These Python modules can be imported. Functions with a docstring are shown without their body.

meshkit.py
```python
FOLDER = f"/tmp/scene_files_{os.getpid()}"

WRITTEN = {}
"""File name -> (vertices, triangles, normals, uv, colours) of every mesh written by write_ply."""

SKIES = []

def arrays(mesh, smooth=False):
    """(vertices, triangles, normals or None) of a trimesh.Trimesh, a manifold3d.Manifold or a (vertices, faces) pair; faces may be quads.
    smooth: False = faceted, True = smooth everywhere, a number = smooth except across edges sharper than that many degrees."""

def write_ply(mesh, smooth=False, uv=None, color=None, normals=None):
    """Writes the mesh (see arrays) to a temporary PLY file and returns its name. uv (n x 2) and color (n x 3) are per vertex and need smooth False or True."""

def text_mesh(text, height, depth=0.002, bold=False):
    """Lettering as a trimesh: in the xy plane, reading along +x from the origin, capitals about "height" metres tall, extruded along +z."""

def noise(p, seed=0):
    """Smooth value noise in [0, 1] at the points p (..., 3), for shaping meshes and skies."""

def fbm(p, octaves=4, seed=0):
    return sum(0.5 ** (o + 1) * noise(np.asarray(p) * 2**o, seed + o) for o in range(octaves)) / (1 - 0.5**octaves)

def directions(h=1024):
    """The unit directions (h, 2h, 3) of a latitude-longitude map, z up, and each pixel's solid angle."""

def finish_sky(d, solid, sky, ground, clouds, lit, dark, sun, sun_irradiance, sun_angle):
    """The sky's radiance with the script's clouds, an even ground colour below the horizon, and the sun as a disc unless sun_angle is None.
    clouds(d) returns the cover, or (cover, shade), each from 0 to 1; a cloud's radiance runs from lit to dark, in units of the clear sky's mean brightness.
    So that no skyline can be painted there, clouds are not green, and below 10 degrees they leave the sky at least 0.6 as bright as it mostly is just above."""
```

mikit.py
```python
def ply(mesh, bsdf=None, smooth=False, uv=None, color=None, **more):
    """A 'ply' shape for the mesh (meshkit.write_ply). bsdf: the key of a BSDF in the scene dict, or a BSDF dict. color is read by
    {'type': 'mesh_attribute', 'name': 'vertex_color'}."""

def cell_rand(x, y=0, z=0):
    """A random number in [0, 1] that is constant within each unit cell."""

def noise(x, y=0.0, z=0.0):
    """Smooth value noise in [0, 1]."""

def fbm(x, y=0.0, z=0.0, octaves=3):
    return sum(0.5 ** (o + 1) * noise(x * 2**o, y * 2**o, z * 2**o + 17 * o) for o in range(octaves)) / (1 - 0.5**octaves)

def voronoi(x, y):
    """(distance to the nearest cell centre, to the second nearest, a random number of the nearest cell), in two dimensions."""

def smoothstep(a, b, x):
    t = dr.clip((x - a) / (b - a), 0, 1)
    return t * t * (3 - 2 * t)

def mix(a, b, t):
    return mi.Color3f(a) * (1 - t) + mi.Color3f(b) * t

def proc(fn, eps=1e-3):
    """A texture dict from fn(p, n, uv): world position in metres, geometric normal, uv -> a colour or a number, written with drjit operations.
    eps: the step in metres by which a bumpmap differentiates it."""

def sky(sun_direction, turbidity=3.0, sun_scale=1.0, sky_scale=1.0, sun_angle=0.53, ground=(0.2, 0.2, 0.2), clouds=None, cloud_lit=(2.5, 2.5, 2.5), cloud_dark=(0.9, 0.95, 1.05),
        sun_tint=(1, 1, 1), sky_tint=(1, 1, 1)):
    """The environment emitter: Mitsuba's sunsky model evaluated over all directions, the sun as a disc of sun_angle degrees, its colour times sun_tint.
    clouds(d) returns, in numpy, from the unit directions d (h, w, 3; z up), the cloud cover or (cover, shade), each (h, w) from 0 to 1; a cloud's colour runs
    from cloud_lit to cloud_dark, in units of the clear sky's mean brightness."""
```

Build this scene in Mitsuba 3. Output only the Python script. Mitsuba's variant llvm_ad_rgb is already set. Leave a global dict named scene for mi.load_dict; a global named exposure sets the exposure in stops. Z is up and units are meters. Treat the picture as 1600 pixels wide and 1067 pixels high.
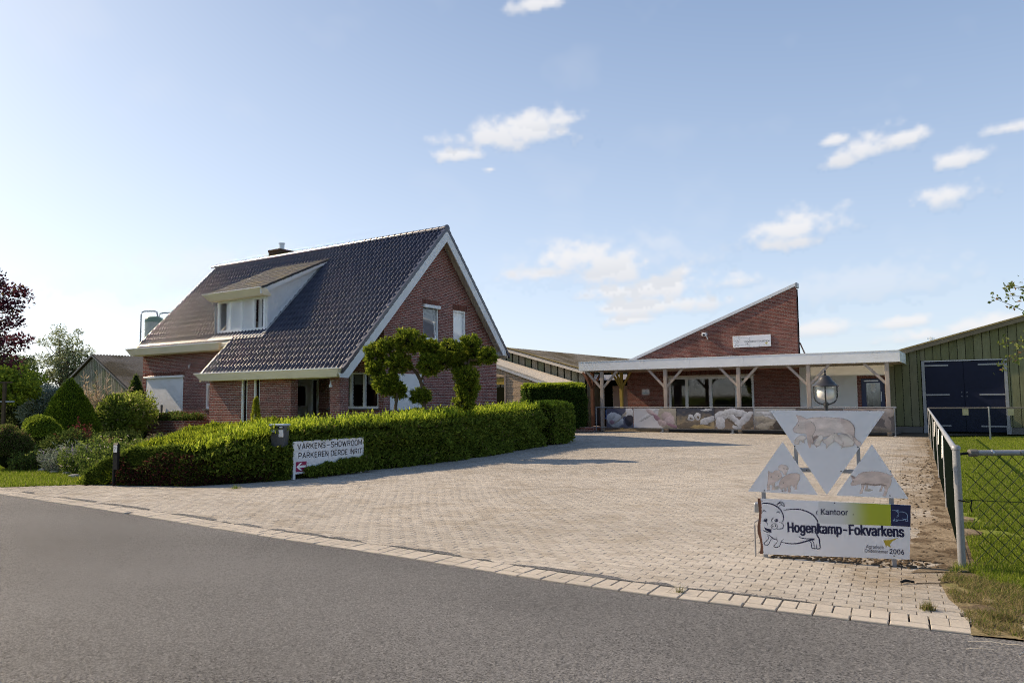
import math, numpy as np, trimesh, shapely, shapely.geometry as sg, shapely.affinity as aff
import drjit as dr, mitsuba as mi, mikit, meshkit
from mikit import ply, proc, noise, fbm, cell_rand, smoothstep, mix
T = mi.ScalarTransform4f
scene, labels = {}, {}

# ------------------------------------------------------------------ camera, sky, exposure
CAM = np.array([0, 0, 1.6])
RIGHT = np.array([0.99996, 0.0007, -0.00916]); DOWN = np.array([-0.00919, 0.07583, -0.99708]); FWD = np.array([0, 0.99712, 0.07583])
scene['camera'] = dict(type='perspective', fov=69.65, fov_axis='x', near_clip=0.05, far_clip=3000.0,
                       to_world=T().look_at(origin=CAM.tolist(), target=(CAM + FWD).tolist(), up=(-DOWN).tolist()))
SUN = np.array([-0.7265, 0.3390, 0.5975])
CLOUDS = [(7.5,10.2,6.5,1.7),(25.0,7.5,7.0,1.2),(-22.0,9.0,9.0,1.5),(-3.68,18.52,1.89,0.5), (-1.38,19.84,2.99,0.9), (1.69,20.27,3.49,1.2), (3.99,20.9,1.59,0.6), (2.22,28.87,1.89,0.5), (24.48,16.45,1.49,0.6), (26.59,16.93,2.24,0.8), (28.62,17.2,1.49,0.45), (32.34,15.34,1.59,0.55), (31.67,13.09,1.99,0.8), (21.28,11.89,3.09,1.1), (21.03,10.99,1.99,0.45), (24.11,17.72,1.0,0.45), (2.56,9.56,2.74,0.6), (5.08,10.49,3.09,1.1), (8.05,9.57,3.49,1.4), (8.02,8.1,2.99,0.75), (11.44,8.23,3.74,1.1), (13.15,9.37,1.1,0.6), (9.95,6.82,3.24,0.7), (12.37,6.84,2.99,0.7), (9.2,5.86,1.99,0.5), (17.11,8.45,1.4,0.45), (22.74,4.66,1.99,0.5), (28.06,4.85,1.74,0.45), (29.17,3.91,2.49,0.5), (33.05,4.34,2.99,0.6), (34.91,16.78,1.25,0.4), (-1.65,17.45,0.5,0.2), (19.23,4.1,2.99,0.45)]
def clouds(d):
    az = np.degrees(np.arctan2(d[..., 0], d[..., 1])); el = np.degrees(np.arcsin(np.clip(d[..., 2], -1, 1)))
    n = 0.6 * meshkit.fbm(d * 34.0, 5, 3) + 0.4 * meshkit.fbm(d * 95.0, 4, 5); n2 = meshkit.fbm(d * 12.0, 4, 9)
    cover = np.zeros(az.shape); shade = np.zeros(az.shape)
    for a, e, w, h in CLOUDS:
        da = (az - a + 180) % 360 - 180
        x = da * np.cos(np.radians(e)) / (w * 1.25); y = (el - e - 0.06 * da) / (h * 1.45)
        y = np.where(y < 0, y * 1.35, y)
        q = 1 - np.sqrt(x * x + y * y) + (n - 0.5) * 2.6
        c = np.clip(q * 1.15 + 0.10, 0, 1); cover = np.maximum(cover, c * c * (3 - 2 * c) * (0.9 if w < 5 else 0.3))
        shade = np.maximum(shade, np.clip(-y * 0.5 + 0.1, 0, 0.6) * (c > 0))
    thin = np.clip((n2 - 0.56) * 2.2, 0, 1) * np.clip((el - 2) / 10, 0, 1) * np.clip((50 - el) / 20, 0, 1) * 0.22
    haze = 0.35 * np.clip(1 - el / 42, 0, 1) ** 1.3                    # pale summer haze, the same all round
    return 1 - (1 - np.maximum(cover, thin)) * (1 - haze), shade
scene['sky'] = mikit.sky(SUN, turbidity=3.2, sun_scale=0.90, sky_scale=1.14, sun_tint=(0.99, 0.98, 0.98), sky_tint=(1.10, 0.985, 0.95), ground=(0.16, 0.16, 0.12), clouds=clouds,
                         cloud_lit=(1.95, 1.93, 1.95), cloud_dark=(1.45, 1.5, 1.6))
exposure = 2.3

# ------------------------------------------------------------------ frames: a along, b away from the viewer, z up
Z = np.array([0, 0, 1.0])
class Frame:
    def __init__(s, o, ea, eb): s.o, s.a, s.b = np.array(o, float), np.array(ea, float), np.array(eb, float)
    def __call__(s, p):
        p = np.asarray(p, float); return s.o + p[..., :1] * s.a + p[..., 1:2] * s.b + p[..., 2:3] * Z
U = np.array([-0.83520, 0.54994, 0]); V = np.array([0.54994, 0.83520, 0])
HO = np.array([-5.7612, 24.6, 0])
HF = Frame(HO, U, V)            # house: a along its ridge, b along its gable
HG = Frame(HO, V, U)            # the same seen on the gable: a along the gable, b into the house
W = np.array([0.84712, -0.53141, 0]); M = np.array([0.53141, 0.84712, 0])
SF = Frame([9.5441, 31.3338, 0], W, M)      # showroom yard
WS = np.array([0.91419, -0.40530, 0]); NS = np.array([0.40530, 0.91419, 0])
GF = Frame([2.4548, 7.4773, 0], WS, NS)     # farm sign by the drive
WF = Frame([0, 0, 0], [1, 0, 0], [0, 1, 0])

# ------------------------------------------------------------------ helpers
USED = {}
def uniq(key):
    n = USED.get(key, 0); USED[key] = n + 1
    return key if n == 0 else f'{key}_{n:03d}'
def put(key, mesh, bsdf, smooth=False, **k):
    key = uniq(key); scene[key] = ply(mesh, bsdf, smooth, **k); return key
def lab(key, label=None, cat=None, group=None, kind=None):
    d = {}
    if label: d['label'] = label
    if cat: d['category'] = cat
    if group: d['group'] = group
    if kind: d['kind'] = kind
    labels[key] = d
def thing(name, label, cat, group=None, kind=None):
    k = uniq(name); lab(k, label, cat, group, kind); return k
class MB:
    def __init__(s, F=WF): s.v, s.f, s.n, s.F = [], [], 0, F
    def add(s, v, f):
        v = np.asarray(v, float); f = np.asarray(f, int)
        if f.shape[1] == 4: f = np.vstack([f[:, [0, 1, 2]], f[:, [0, 2, 3]]])
        s.v.append(s.F(v)); s.f.append(f + s.n); s.n += len(v); return s
    def box(s, a0, a1, b0, b1, z0, z1):
        v = [[x, y, z] for x in (a0, a1) for y in (b0, b1) for z in (z0, z1)]
        return s.add(v, [[0, 1, 3, 2], [4, 6, 7, 5], [0, 4, 5, 1], [2, 3, 7, 6], [0, 2, 6, 4], [1, 5, 7, 3]])
    def cbox(s, a0, a1, b0, b1, z0, z1, c=0.01):
        m = cham(a1 - a0, b1 - b0, z1 - z0, c); return s.add(m[0] + [(a0 + a1) / 2, (b0 + b1) / 2, (z0 + z1) / 2], m[1])
    def wall(s, poly, b0, b1):                       # a shapely polygon in (a, z), thick from b0 to b1
        for g in getattr(poly, 'geoms', [poly]):
            m = trimesh.creation.extrude_polygon(g, 1.0, engine='earcut'); v = np.array(m.vertices)
            s.add(np.c_[v[:, 0], b0 + v[:, 2] * (b1 - b0), v[:, 1]], np.array(m.faces))
        return s
    def side(s, poly, a0, a1):                       # a polygon in (b, z), thick from a0 to a1
        m = trimesh.creation.extrude_polygon(poly, 1.0, engine='earcut'); v = np.array(m.vertices)
        return s.add(np.c_[a0 + v[:, 2] * (a1 - a0), v[:, 0], v[:, 1]], np.array(m.faces))
    def bar(s, p, q, w, h=None, up=(0, 0, 1)):       # a square bar from p to q
        p, q = np.asarray(p, float), np.asarray(q, float); h = h or w
        d = q - p; L = np.linalg.norm(d); d /= L
        x = np.cross(d, up); x = x if np.linalg.norm(x) > 1e-3 else np.cross(d, (1, 0, 0)); x /= np.linalg.norm(x); y = np.cross(x, d)
        v = [e + x * i * w / 2 + y * j * h / 2 for e in (p, q) for i, j in ((-1, -1), (1, -1), (1, 1), (-1, 1))]
        return s.add(v, [[0, 1, 2, 3], [7, 6, 5, 4], [0, 4, 5, 1], [1, 5, 6, 2], [2, 6, 7, 3], [3, 7, 4, 0]])
    def tube(s, pts, rad, sides=8, cap=True):
        p = np.asarray(pts, float); t = np.gradient(p, axis=0); t /= np.linalg.norm(t, axis=1, keepdims=True) + 1e-12
        ref = np.where(np.abs(t[:, 2:]) < 0.9, [0, 0, 1.0], [1.0, 0, 0]); a = np.cross(t, ref); a /= np.linalg.norm(a, axis=1, keepdims=True) + 1e-12
        b = np.cross(t, a); g = np.arange(sides) * 2 * np.pi / sides; r = np.broadcast_to(rad, (len(p),))[:, None, None]
        v = p[:, None] + r * (np.cos(g)[None, :, None] * a[:, None] + np.sin(g)[None, :, None] * b[:, None])
        i, j = np.meshgrid(np.arange(len(p) - 1), np.arange(sides), indexing='ij')
        q = np.stack([i * sides + j, i * sides + (j + 1) % sides, (i + 1) * sides + (j + 1) % sides, (i + 1) * sides + j], -1).reshape(-1, 4)
        v = v.reshape(-1, 3); s.add(v, q)
        if cap:
            for e in (0, len(p) - 1):
                s.add(np.vstack([p[e], v[e * sides:(e + 1) * sides]]), [[0, 1 + k, 1 + (k + 1) % sides] for k in range(sides)])
        return s
    def lathe(s, prof, c, n=24):                     # profile (r, z) turned about the vertical through c
        g = np.arange(n) * 2 * np.pi / n; pr = np.asarray(prof, float)
        v = np.stack([c[0] + pr[:, :1] * np.cos(g), c[1] + pr[:, :1] * np.sin(g), np.repeat(pr[:, 1:] + c[2], n, 1)], -1).reshape(-1, 3)
        i, j = np.meshgrid(np.arange(len(pr) - 1), np.arange(n), indexing='ij')
        return s.add(v, np.stack([i * n + j, i * n + (j + 1) % n, (i + 1) * n + (j + 1) % n, (i + 1) * n + j], -1).reshape(-1, 4))
    def mesh(s): return np.vstack(s.v), np.vstack(s.f)
    def put(s, key, bsdf, smooth=False): return put(key, s.mesh(), bsdf, smooth)
def cham(x, y, z, c):
    pts = [[sx * (x / 2 - (c if k != 0 else 0)), sy * (y / 2 - (c if k != 1 else 0)), sz * (z / 2 - (c if k != 2 else 0))] for sx in (-1, 1) for sy in (-1, 1) for sz in (-1, 1) for k in range(3)]
    h = trimesh.convex.convex_hull(np.array(pts)); return np.array(h.vertices), np.array(h.faces)
def box(a0, a1, z0, z1): return sg.box(a0, z0, a1, z1)
def text(F, s, a0, z0, width, cap, b, bsdf, key, depth=0.0015, bold=False, slope=0.0):
    m = meshkit.text_mesh(s, 1.0, 1.0, bold); v = np.array(m.vertices); x0, x1 = v[:, 0].min(), v[:, 0].max()
    a = a0 + (v[:, 0] - x0) / (x1 - x0) * width
    return put(key, (F(np.c_[a, b - v[:, 2] * depth, z0 + v[:, 1] * cap + (a - a0) * slope]), np.array(m.faces)), bsdf)
def flat(F, pts, b, bsdf, key, depth=0.001, grow=0):
    p = sg.Polygon(pts).buffer(0).buffer(grow) if not hasattr(pts, 'geom_type') else pts
    return MB(F).wall(p, b, b - depth).put(key, bsdf)
def smoothline(p, n=6):
    from scipy.interpolate import CubicSpline
    p = np.asarray(p, float); t = np.r_[0, np.cumsum(np.linalg.norm(np.diff(p, axis=0), axis=1))]
    return CubicSpline(t, p)(np.linspace(0, t[-1], n * (len(p) - 1) + 1))
def brush(p, w0, w1=None):                            # a pen stroke that swells in the middle
    q = smoothline(p); n = len(q); w1 = w1 or w0 * 0.45
    return shapely.union_all([sg.LineString(q[i:i + 2]).buffer((w1 + (w0 - w1) * math.sin(math.pi * (i + 0.5) / (n - 1))) / 2, quad_segs=2) for i in range(n - 1)])

# ------------------------------------------------------------------ materials
def two(d): return {'type': 'twosided', 'bsdf': d}
def diff(c): return two({'type': 'diffuse', 'reflectance': c if isinstance(c, dict) else {'type': 'rgb', 'value': list(c)}})
def prin(c, rough=0.6, spec=0.4, metal=0.0, **k):
    return two({'type': 'principled', 'base_color': c if isinstance(c, dict) else {'type': 'rgb', 'value': list(c)}, 'roughness': rough, 'specular': spec, 'metallic': metal, **k})
def mottled(c, amt=0.25, sc=3.0, fine=40.0):
    c = np.array(c)
    def fn(p, n, uv):
        f = fbm(p.x * sc, p.y * sc, p.z * sc, 3) * 0.7 + noise(p.x * fine, p.y * fine, p.z * fine) * 0.3
        return mi.Color3f(*map(float, c)) * (1 + amt * 2 * (f - 0.5))
    return proc(fn)
def bricks(O, ea, eb, lo, hi, mort, course=0.0625, length=0.22, dirt=0.0):
    def fn(p, n, uv):
        x, y = p.x - float(O[0]), p.y - float(O[1])
        A = x * float(ea[0]) + y * float(ea[1]); B = x * float(eb[0]) + y * float(eb[1])
        t = dr.select(dr.abs(n.x * float(ea[0]) + n.y * float(ea[1])) > 0.6, B, A)
        zc = p.z / course + 100; r = dr.floor(zc); fz = zc - r
        tt = t / length + 0.5 * r + 0.3 * cell_rand(r, 3) + 200; c = dr.floor(tt); ft = tt - c
        k = cell_rand(c, r, 5); k2 = cell_rand(c, r, 11)
        col = mix(lo, hi, k) * (0.86 + 0.28 * k2) * (0.85 + 0.3 * fbm(p.x * 1.1, p.y * 1.1, p.z * 1.1, 3))
        mo = dr.maximum(1 - smoothstep(0.17, 0.26, fz), 1 - smoothstep(0.03, 0.06, ft))
        m = mi.Color3f(*mort) * (0.8 + 0.4 * noise(p.x * 4, p.y * 4, p.z * 4))
        out = mix(mi.Color3f(col), m, mo)
        if dirt: out = out * (1 - dirt * smoothstep(0.58, 0.72, fbm(t * 0.9, p.z * 0.7, 3.0, 4)))
        return out
    return proc(fn)
B = lambda k, d: scene.__setitem__(k, d)
B('m_house_brick', diff(bricks(HO, U, V, (0.120, 0.039, 0.035), (0.265, 0.084, 0.069), (0.46, 0.43, 0.40))))
B('m_show_brick', diff(bricks(SF.o, W, M, (0.125, 0.037, 0.028), (0.275, 0.092, 0.068), (0.36, 0.31, 0.27), dirt=0.25)))
B('m_old_brick', diff(bricks(HO, U, V, (0.06, 0.035, 0.022), (0.12, 0.07, 0.045), (0.12, 0.11, 0.09))))
B('m_soldier', diff(mottled((0.13, 0.045, 0.032), 0.35, 6, 16)))
def lintelfn(O, e):
    def fn(p, n, uv):
        t = ((p.x - float(O[0])) * float(e[0]) + (p.y - float(O[1])) * float(e[1])) / 0.0625 + 100
        f = t - dr.floor(t); k = cell_rand(dr.floor(t), 9)
        return mix(mix((0.08, 0.025, 0.02), (0.19, 0.058, 0.04), k), (0.26, 0.24, 0.21), 1 - smoothstep(0.12, 0.2, f))
    return proc(fn)
B('m_lintel_front', diff(lintelfn(HO, U))); B('m_lintel_gable', diff(lintelfn(HO, V))); B('m_lintel_show', diff(lintelfn(SF.o, W)))
for i, c in enumerate(((0.016, 0.018, 0.040), (0.022, 0.022, 0.044), (0.013, 0.014, 0.032))):
    B(f'm_tile_{i}', prin(mottled(c, 0.3, 5, 30), 0.225 + 0.015 * i, 0.9))
def mossfn(p, n, uv):
    m = smoothstep(0.5, 0.66, fbm(p.x * 3.1, p.y * 3.1, p.z * 3.1, 4)); g = noise(p.x * 30, p.y * 30, p.z * 30)
    return mix(mi.Color3f(0.055, 0.055, 0.06) * (0.7 + 0.6 * g), mi.Color3f(0.15, 0.12, 0.045) * (0.7 + 0.6 * g), m * 0.45)
B('m_flat_tile', prin(proc(mossfn), 0.75, 0.3))
B('m_white', prin(mottled((0.72, 0.73, 0.74), 0.06, 2, 20), 0.4, 0.4))
B('m_white_trim', prin(mottled((0.68, 0.70, 0.73), 0.08, 2, 12), 0.5, 0.3))
B('m_cream', prin(mottled((0.74, 0.65, 0.46), 0.10, 1.5, 9), 0.5, 0.3))
B('m_soffit', prin(mottled((0.70, 0.64, 0.55), 0.08), 0.6, 0.3))
B('m_pvc', prin((0.80, 0.82, 0.84), 0.3, 0.5))
B('m_blind', diff(mottled((0.80, 0.81, 0.83), 0.05)))
B('m_grey_blind', diff(mottled((0.16, 0.18, 0.21), 0.05)))
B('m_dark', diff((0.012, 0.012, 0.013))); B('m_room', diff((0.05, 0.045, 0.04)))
B('m_glass', {'type': 'thindielectric', 'int_ior': 1.52})
B('m_pane', two({'type': 'blendbsdf', 'weight': 0.75, 'a': {'type': 'roughconductor', 'alpha': 0.02, 'specular_reflectance': {'type': 'rgb', 'value': [0.8, 0.85, 0.9]}}, 'b': {'type': 'diffuse', 'reflectance': {'type': 'rgb', 'value': [0.02, 0.022, 0.025]}}}))
B('m_lead', prin(mottled((0.22, 0.24, 0.27), 0.2, 4, 30), 0.35, 0.6))
B('m_steel', prin(mottled((0.5, 0.52, 0.54), 0.12, 3, 25), 0.35, 0.5, 0.85))
B('m_galv', prin(mottled((0.31, 0.32, 0.335), 0.15, 4, 60), 0.5, 0.4, 0.4))
B('m_fascia', prin(mottled((0.78, 0.80, 0.82), 0.14, 0.8, 7), 0.45, 0.4))
def woodfn(base, amt=0.35):
    base = np.array(base)
    def fn(p, n, uv):
        g = fbm(p.x * 9, p.y * 9, p.z * 2.2, 3) * 0.6 + noise(p.x * 60, p.y * 60, p.z * 5) * 0.4
        return mi.Color3f(*map(float, base)) * (1 - amt + 2 * amt * g)
    return proc(fn)
B('m_post_wood', diff(woodfn((0.40, 0.34, 0.29)))); B('m_red_wood', diff(woodfn((0.19, 0.10, 0.07)))); B('m_new_wood', diff(woodfn((0.44, 0.34, 0.10))))
def plankfn(p, n, uv):
    g = fbm(p.x * 1.5, p.y * 1.5, p.z * 22, 3); k = noise(p.x * 5, p.y * 5, p.z * 60)
    return mi.Color3f(0.60, 0.46, 0.33) * (0.6 + 0.6 * g + 0.3 * k)
B('m_plank', diff(proc(plankfn)))
for i, c in enumerate(((0.168, 0.174, 0.094), (0.186, 0.190, 0.112), (0.145, 0.151, 0.082), (0.205, 0.200, 0.128))):
    B(f'm_board_{i}', diff(woodfn(c, 0.28)))
for i, c in enumerate(((0.18, 0.20, 0.14), (0.23, 0.235, 0.18), (0.27, 0.26, 0.21))):
    B(f'm_oldboard_{i}', diff(woodfn(c, 0.4)))
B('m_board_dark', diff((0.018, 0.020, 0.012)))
B('m_navy', prin(mottled((0.007, 0.011, 0.034), 0.2, 2, 30), 0.55, 0.25))
B('m_blue', prin((0.020, 0.035, 0.10), 0.4, 0.5))
def eternitfn(p, n, uv):
    g = fbm(p.x * 0.9, p.y * 0.9, p.z * 0.9, 4); h = noise(p.x * 18, p.y * 18, p.z * 18)
    return mix(mi.Color3f(0.20, 0.185, 0.16), mi.Color3f(0.12, 0.105, 0.075), smoothstep(0.4, 0.65, g)) * (0.75 + 0.5 * h)
B('m_eternit', diff(proc(eternitfn)))
B('m_beige_roof', diff(mottled((0.60, 0.53, 0.43), 0.12, 0.7, 12)))
B('m_brown_trim', diff(mottled((0.20, 0.17, 0.12), 0.25, 3, 20))); B('m_lichen', diff(mottled((0.33, 0.27, 0.13), 0.5, 5, 20)))
B('m_render', diff(mottled((0.86, 0.86, 0.84), 0.06, 0.8, 10)))
B('m_concrete', diff(mottled((0.16, 0.155, 0.145), 0.25, 3, 25)))
B('m_silo', prin(mottled((0.42, 0.46, 0.42), 0.1, 1, 8), 0.45, 0.4))
B('m_silo_top', prin(mottled((0.19, 0.27, 0.20), 0.12, 1, 8), 0.5, 0.4))
B('m_black', prin((0.007, 0.007, 0.008), 0.6, 0.2)); B('m_green_wire', diff((0.022, 0.034, 0.026)))
B('m_grey_box', prin(mottled((0.075, 0.080, 0.088), 0.08), 0.4, 0.4)); B('m_lid', prin((0.34, 0.42, 0.50), 0.3, 0.5))
B('m_board_paint', prin(mottled((0.80, 0.80, 0.81), 0.05, 3, 30), 0.35, 0.45))
def oldsignfn(p, n, uv):
    s = smoothstep(0.55, 0.75, fbm(p.x * 4, p.y * 4, p.z * 9, 4))
    return mix((0.68, 0.70, 0.73), (0.45, 0.47, 0.46), s * 0.5)
B('m_old_sign', prin(proc(oldsignfn), 0.45, 0.4))
INK = (0.014, 0.018, 0.055)
B('m_ink', prin(INK, 0.5, 0.3)); B('m_textblack', prin((0.012, 0.012, 0.016), 0.5, 0.3)); B('m_maroon', prin((0.28, 0.02, 0.08), 0.5, 0.3))
B('m_signblue', prin((0.014, 0.022, 0.075), 0.4, 0.4)); B('m_lightblue', diff((0.30, 0.42, 0.58))); B('m_gold', diff((0.52, 0.40, 0.06)))
B('m_paper', diff((0.78, 0.78, 0.76))); B('m_sticker', diff((0.12, 0.25, 0.55))); B('m_yellowcard', diff(mottled((0.45, 0.42, 0.26), 0.2, 10, 50)))
def kantoorfn(p, n, uv):
    s = (p.x - float(GF.o[0])) * float(WS[0]) + (p.y - float(GF.o[1])) * float(WS[1])
    return mix((0.66, 0.67, 0.66), (0.40, 0.45, 0.035), smoothstep(0.70, 1.02, s))
B('m_kantoor', prin(proc(kantoorfn), 0.35, 0.45))
def pigfn(base):
    base = np.array(base)
    def fn(p, n, uv):
        g = fbm(p.x * 14, p.y * 14, p.z * 20, 3); h = noise(p.x * 90, p.y * 90, p.z * 160)
        return mi.Color3f(*map(float, base)) * (0.58 + 0.62 * g + 0.15 * h)
    return proc(fn)
for k, c in dict(m_pig=(0.86, 0.73, 0.64), m_pig_mid=(0.78, 0.63, 0.54), m_pig_dark=(0.42, 0.31, 0.26), m_piglet=(0.86, 0.77, 0.67), m_pigline=(0.20, 0.15, 0.13), m_straw=(0.58, 0.53, 0.44)).items():
    B(k, prin(pigfn(c), 0.4, 0.4))
B('m_lampglass', {'type': 'thindielectric', 'int_ior': 1.5})
B('m_lampbulb', prin((0.86, 0.84, 0.78), 0.3, 0.5))
B('m_lampblack', prin(mottled((0.035, 0.035, 0.038), 0.3, 20, 90), 0.38, 0.5))
B('m_bark', diff(mottled((0.13, 0.10, 0.07), 0.4, 8, 50))); B('m_twig', diff(mottled((0.11, 0.08, 0.055), 0.3, 8, 50)))
B('m_stone', diff(mottled((0.34, 0.33, 0.31), 0.3, 8, 60))); B('m_clod', diff(mottled((0.13, 0.10, 0.07), 0.4, 12, 60)))
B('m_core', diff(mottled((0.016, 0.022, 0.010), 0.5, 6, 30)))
B('m_car', prin((0.55, 0.56, 0.58), 0.25, 0.5, 0.3, clearcoat=0.8)); B('m_rubber', diff((0.02, 0.02, 0.02)))
ATTR = {'type': 'mesh_attribute', 'name': 'vertex_color'}
B('m_leaf', {'type': 'principledthin', 'base_color': ATTR, 'roughness': 0.42, 'diff_trans': 1.1, 'eta': 1.4})
B('m_grass', {'type': 'principledthin', 'base_color': ATTR, 'roughness': 0.6, 'diff_trans': 0.9, 'eta': 1.35})

# flat artwork of the farm sign, metres on its board (right, up)
SOW = {'body':[(0.35,1.261),(0.363,1.283),(0.393,1.316),(0.407,1.347),(0.386,1.401),(0.432,1.391),(0.479,1.363),(0.528,1.376),(0.669,1.381),(0.808,1.369),(0.866,1.346),(0.895,1.303),(0.904,1.245),(0.899,1.202),(0.883,1.179),(0.831,1.217),(0.773,1.235),(0.703,1.213),(0.632,1.19),(0.562,1.203),(0.536,1.187),(0.461,1.223),(0.4,1.224),(0.357,1.237)],'foreleg':[(0.46,1.317),(0.507,1.344),(0.546,1.306),(0.554,1.252),(0.527,1.198),(0.535,1.143),(0.527,1.116),(0.514,1.132),(0.51,1.094),(0.495,1.078),(0.483,1.11),(0.477,1.153),(0.473,1.208),(0.461,1.262)],'hindleg':[(0.788,1.362),(0.856,1.346),(0.895,1.303),(0.904,1.245),(0.899,1.202),(0.922,1.165),(0.954,1.137),(0.949,1.113),(0.929,1.107),(0.913,1.115),(0.888,1.165),(0.841,1.223),(0.809,1.276),(0.786,1.319)],'legfar':[(0.542,1.203),(0.603,1.204),(0.561,1.176),(0.535,1.143),(0.529,1.176)],'ear':[(0.386,1.401),(0.432,1.391),(0.482,1.361),(0.451,1.355),(0.41,1.347)]}
PIGLETS = [[(0.357,1.119),(0.365,1.157),(0.388,1.185),(0.42,1.202),(0.45,1.202),(0.47,1.186),(0.464,1.166),(0.444,1.162),(0.45,1.133),(0.433,1.136),(0.423,1.158),(0.402,1.147),(0.398,1.119),(0.381,1.115)],[(0.539,1.122),(0.556,1.16),(0.582,1.198),(0.603,1.215),(0.624,1.199),(0.621,1.172),(0.6,1.144),(0.589,1.112),(0.57,1.101),(0.559,1.111),(0.563,1.088)],[(0.616,1.161),(0.652,1.178),(0.703,1.221),(0.723,1.232),(0.727,1.2),(0.72,1.157),(0.7,1.135),(0.669,1.113),(0.65,1.081),(0.645,1.124),(0.622,1.139)],[(0.702,1.2),(0.733,1.235),(0.762,1.206),(0.79,1.174),(0.804,1.137),(0.792,1.105),(0.773,1.115),(0.75,1.141),(0.72,1.157)],[(0.757,1.206),(0.792,1.222),(0.831,1.207),(0.869,1.181),(0.897,1.144),(0.881,1.112),(0.846,1.106),(0.802,1.1),(0.782,1.088),(0.798,1.126),(0.78,1.169)],[(0.831,1.223),(0.851,1.228),(0.884,1.202),(0.888,1.165),(0.864,1.18)]]
SMALLPIGS = {'a':[(0.105,0.849),(0.138,0.828),(0.179,0.857),(0.211,0.852),(0.225,0.82),(0.229,0.787),(0.197,0.758),(0.165,0.741),(0.158,0.697),(0.164,0.664),(0.133,0.66),(0.141,0.707),(0.111,0.717),(0.112,0.662),(0.088,0.659),(0.092,0.705),(0.103,0.782)],'b':[(0.201,0.89),(0.228,0.913),(0.275,0.909),(0.297,0.877),(0.283,0.854),(0.272,0.816),(0.251,0.821),(0.231,0.853),(0.205,0.857)],'c':[(0.206,0.731),(0.223,0.77),(0.261,0.804),(0.314,0.828),(0.365,0.835),(0.396,0.825),(0.396,0.782),(0.383,0.749),(0.366,0.716),(0.365,0.678),(0.344,0.677),(0.351,0.715),(0.335,0.698),(0.328,0.714),(0.304,0.713),(0.305,0.648),(0.286,0.645),(0.283,0.702),(0.267,0.688),(0.271,0.66),(0.251,0.654),(0.249,0.695),(0.225,0.666),(0.207,0.677)],'s':[(0.163,0.697),(0.2,0.709),(0.194,0.676),(0.162,0.664)]}
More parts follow.
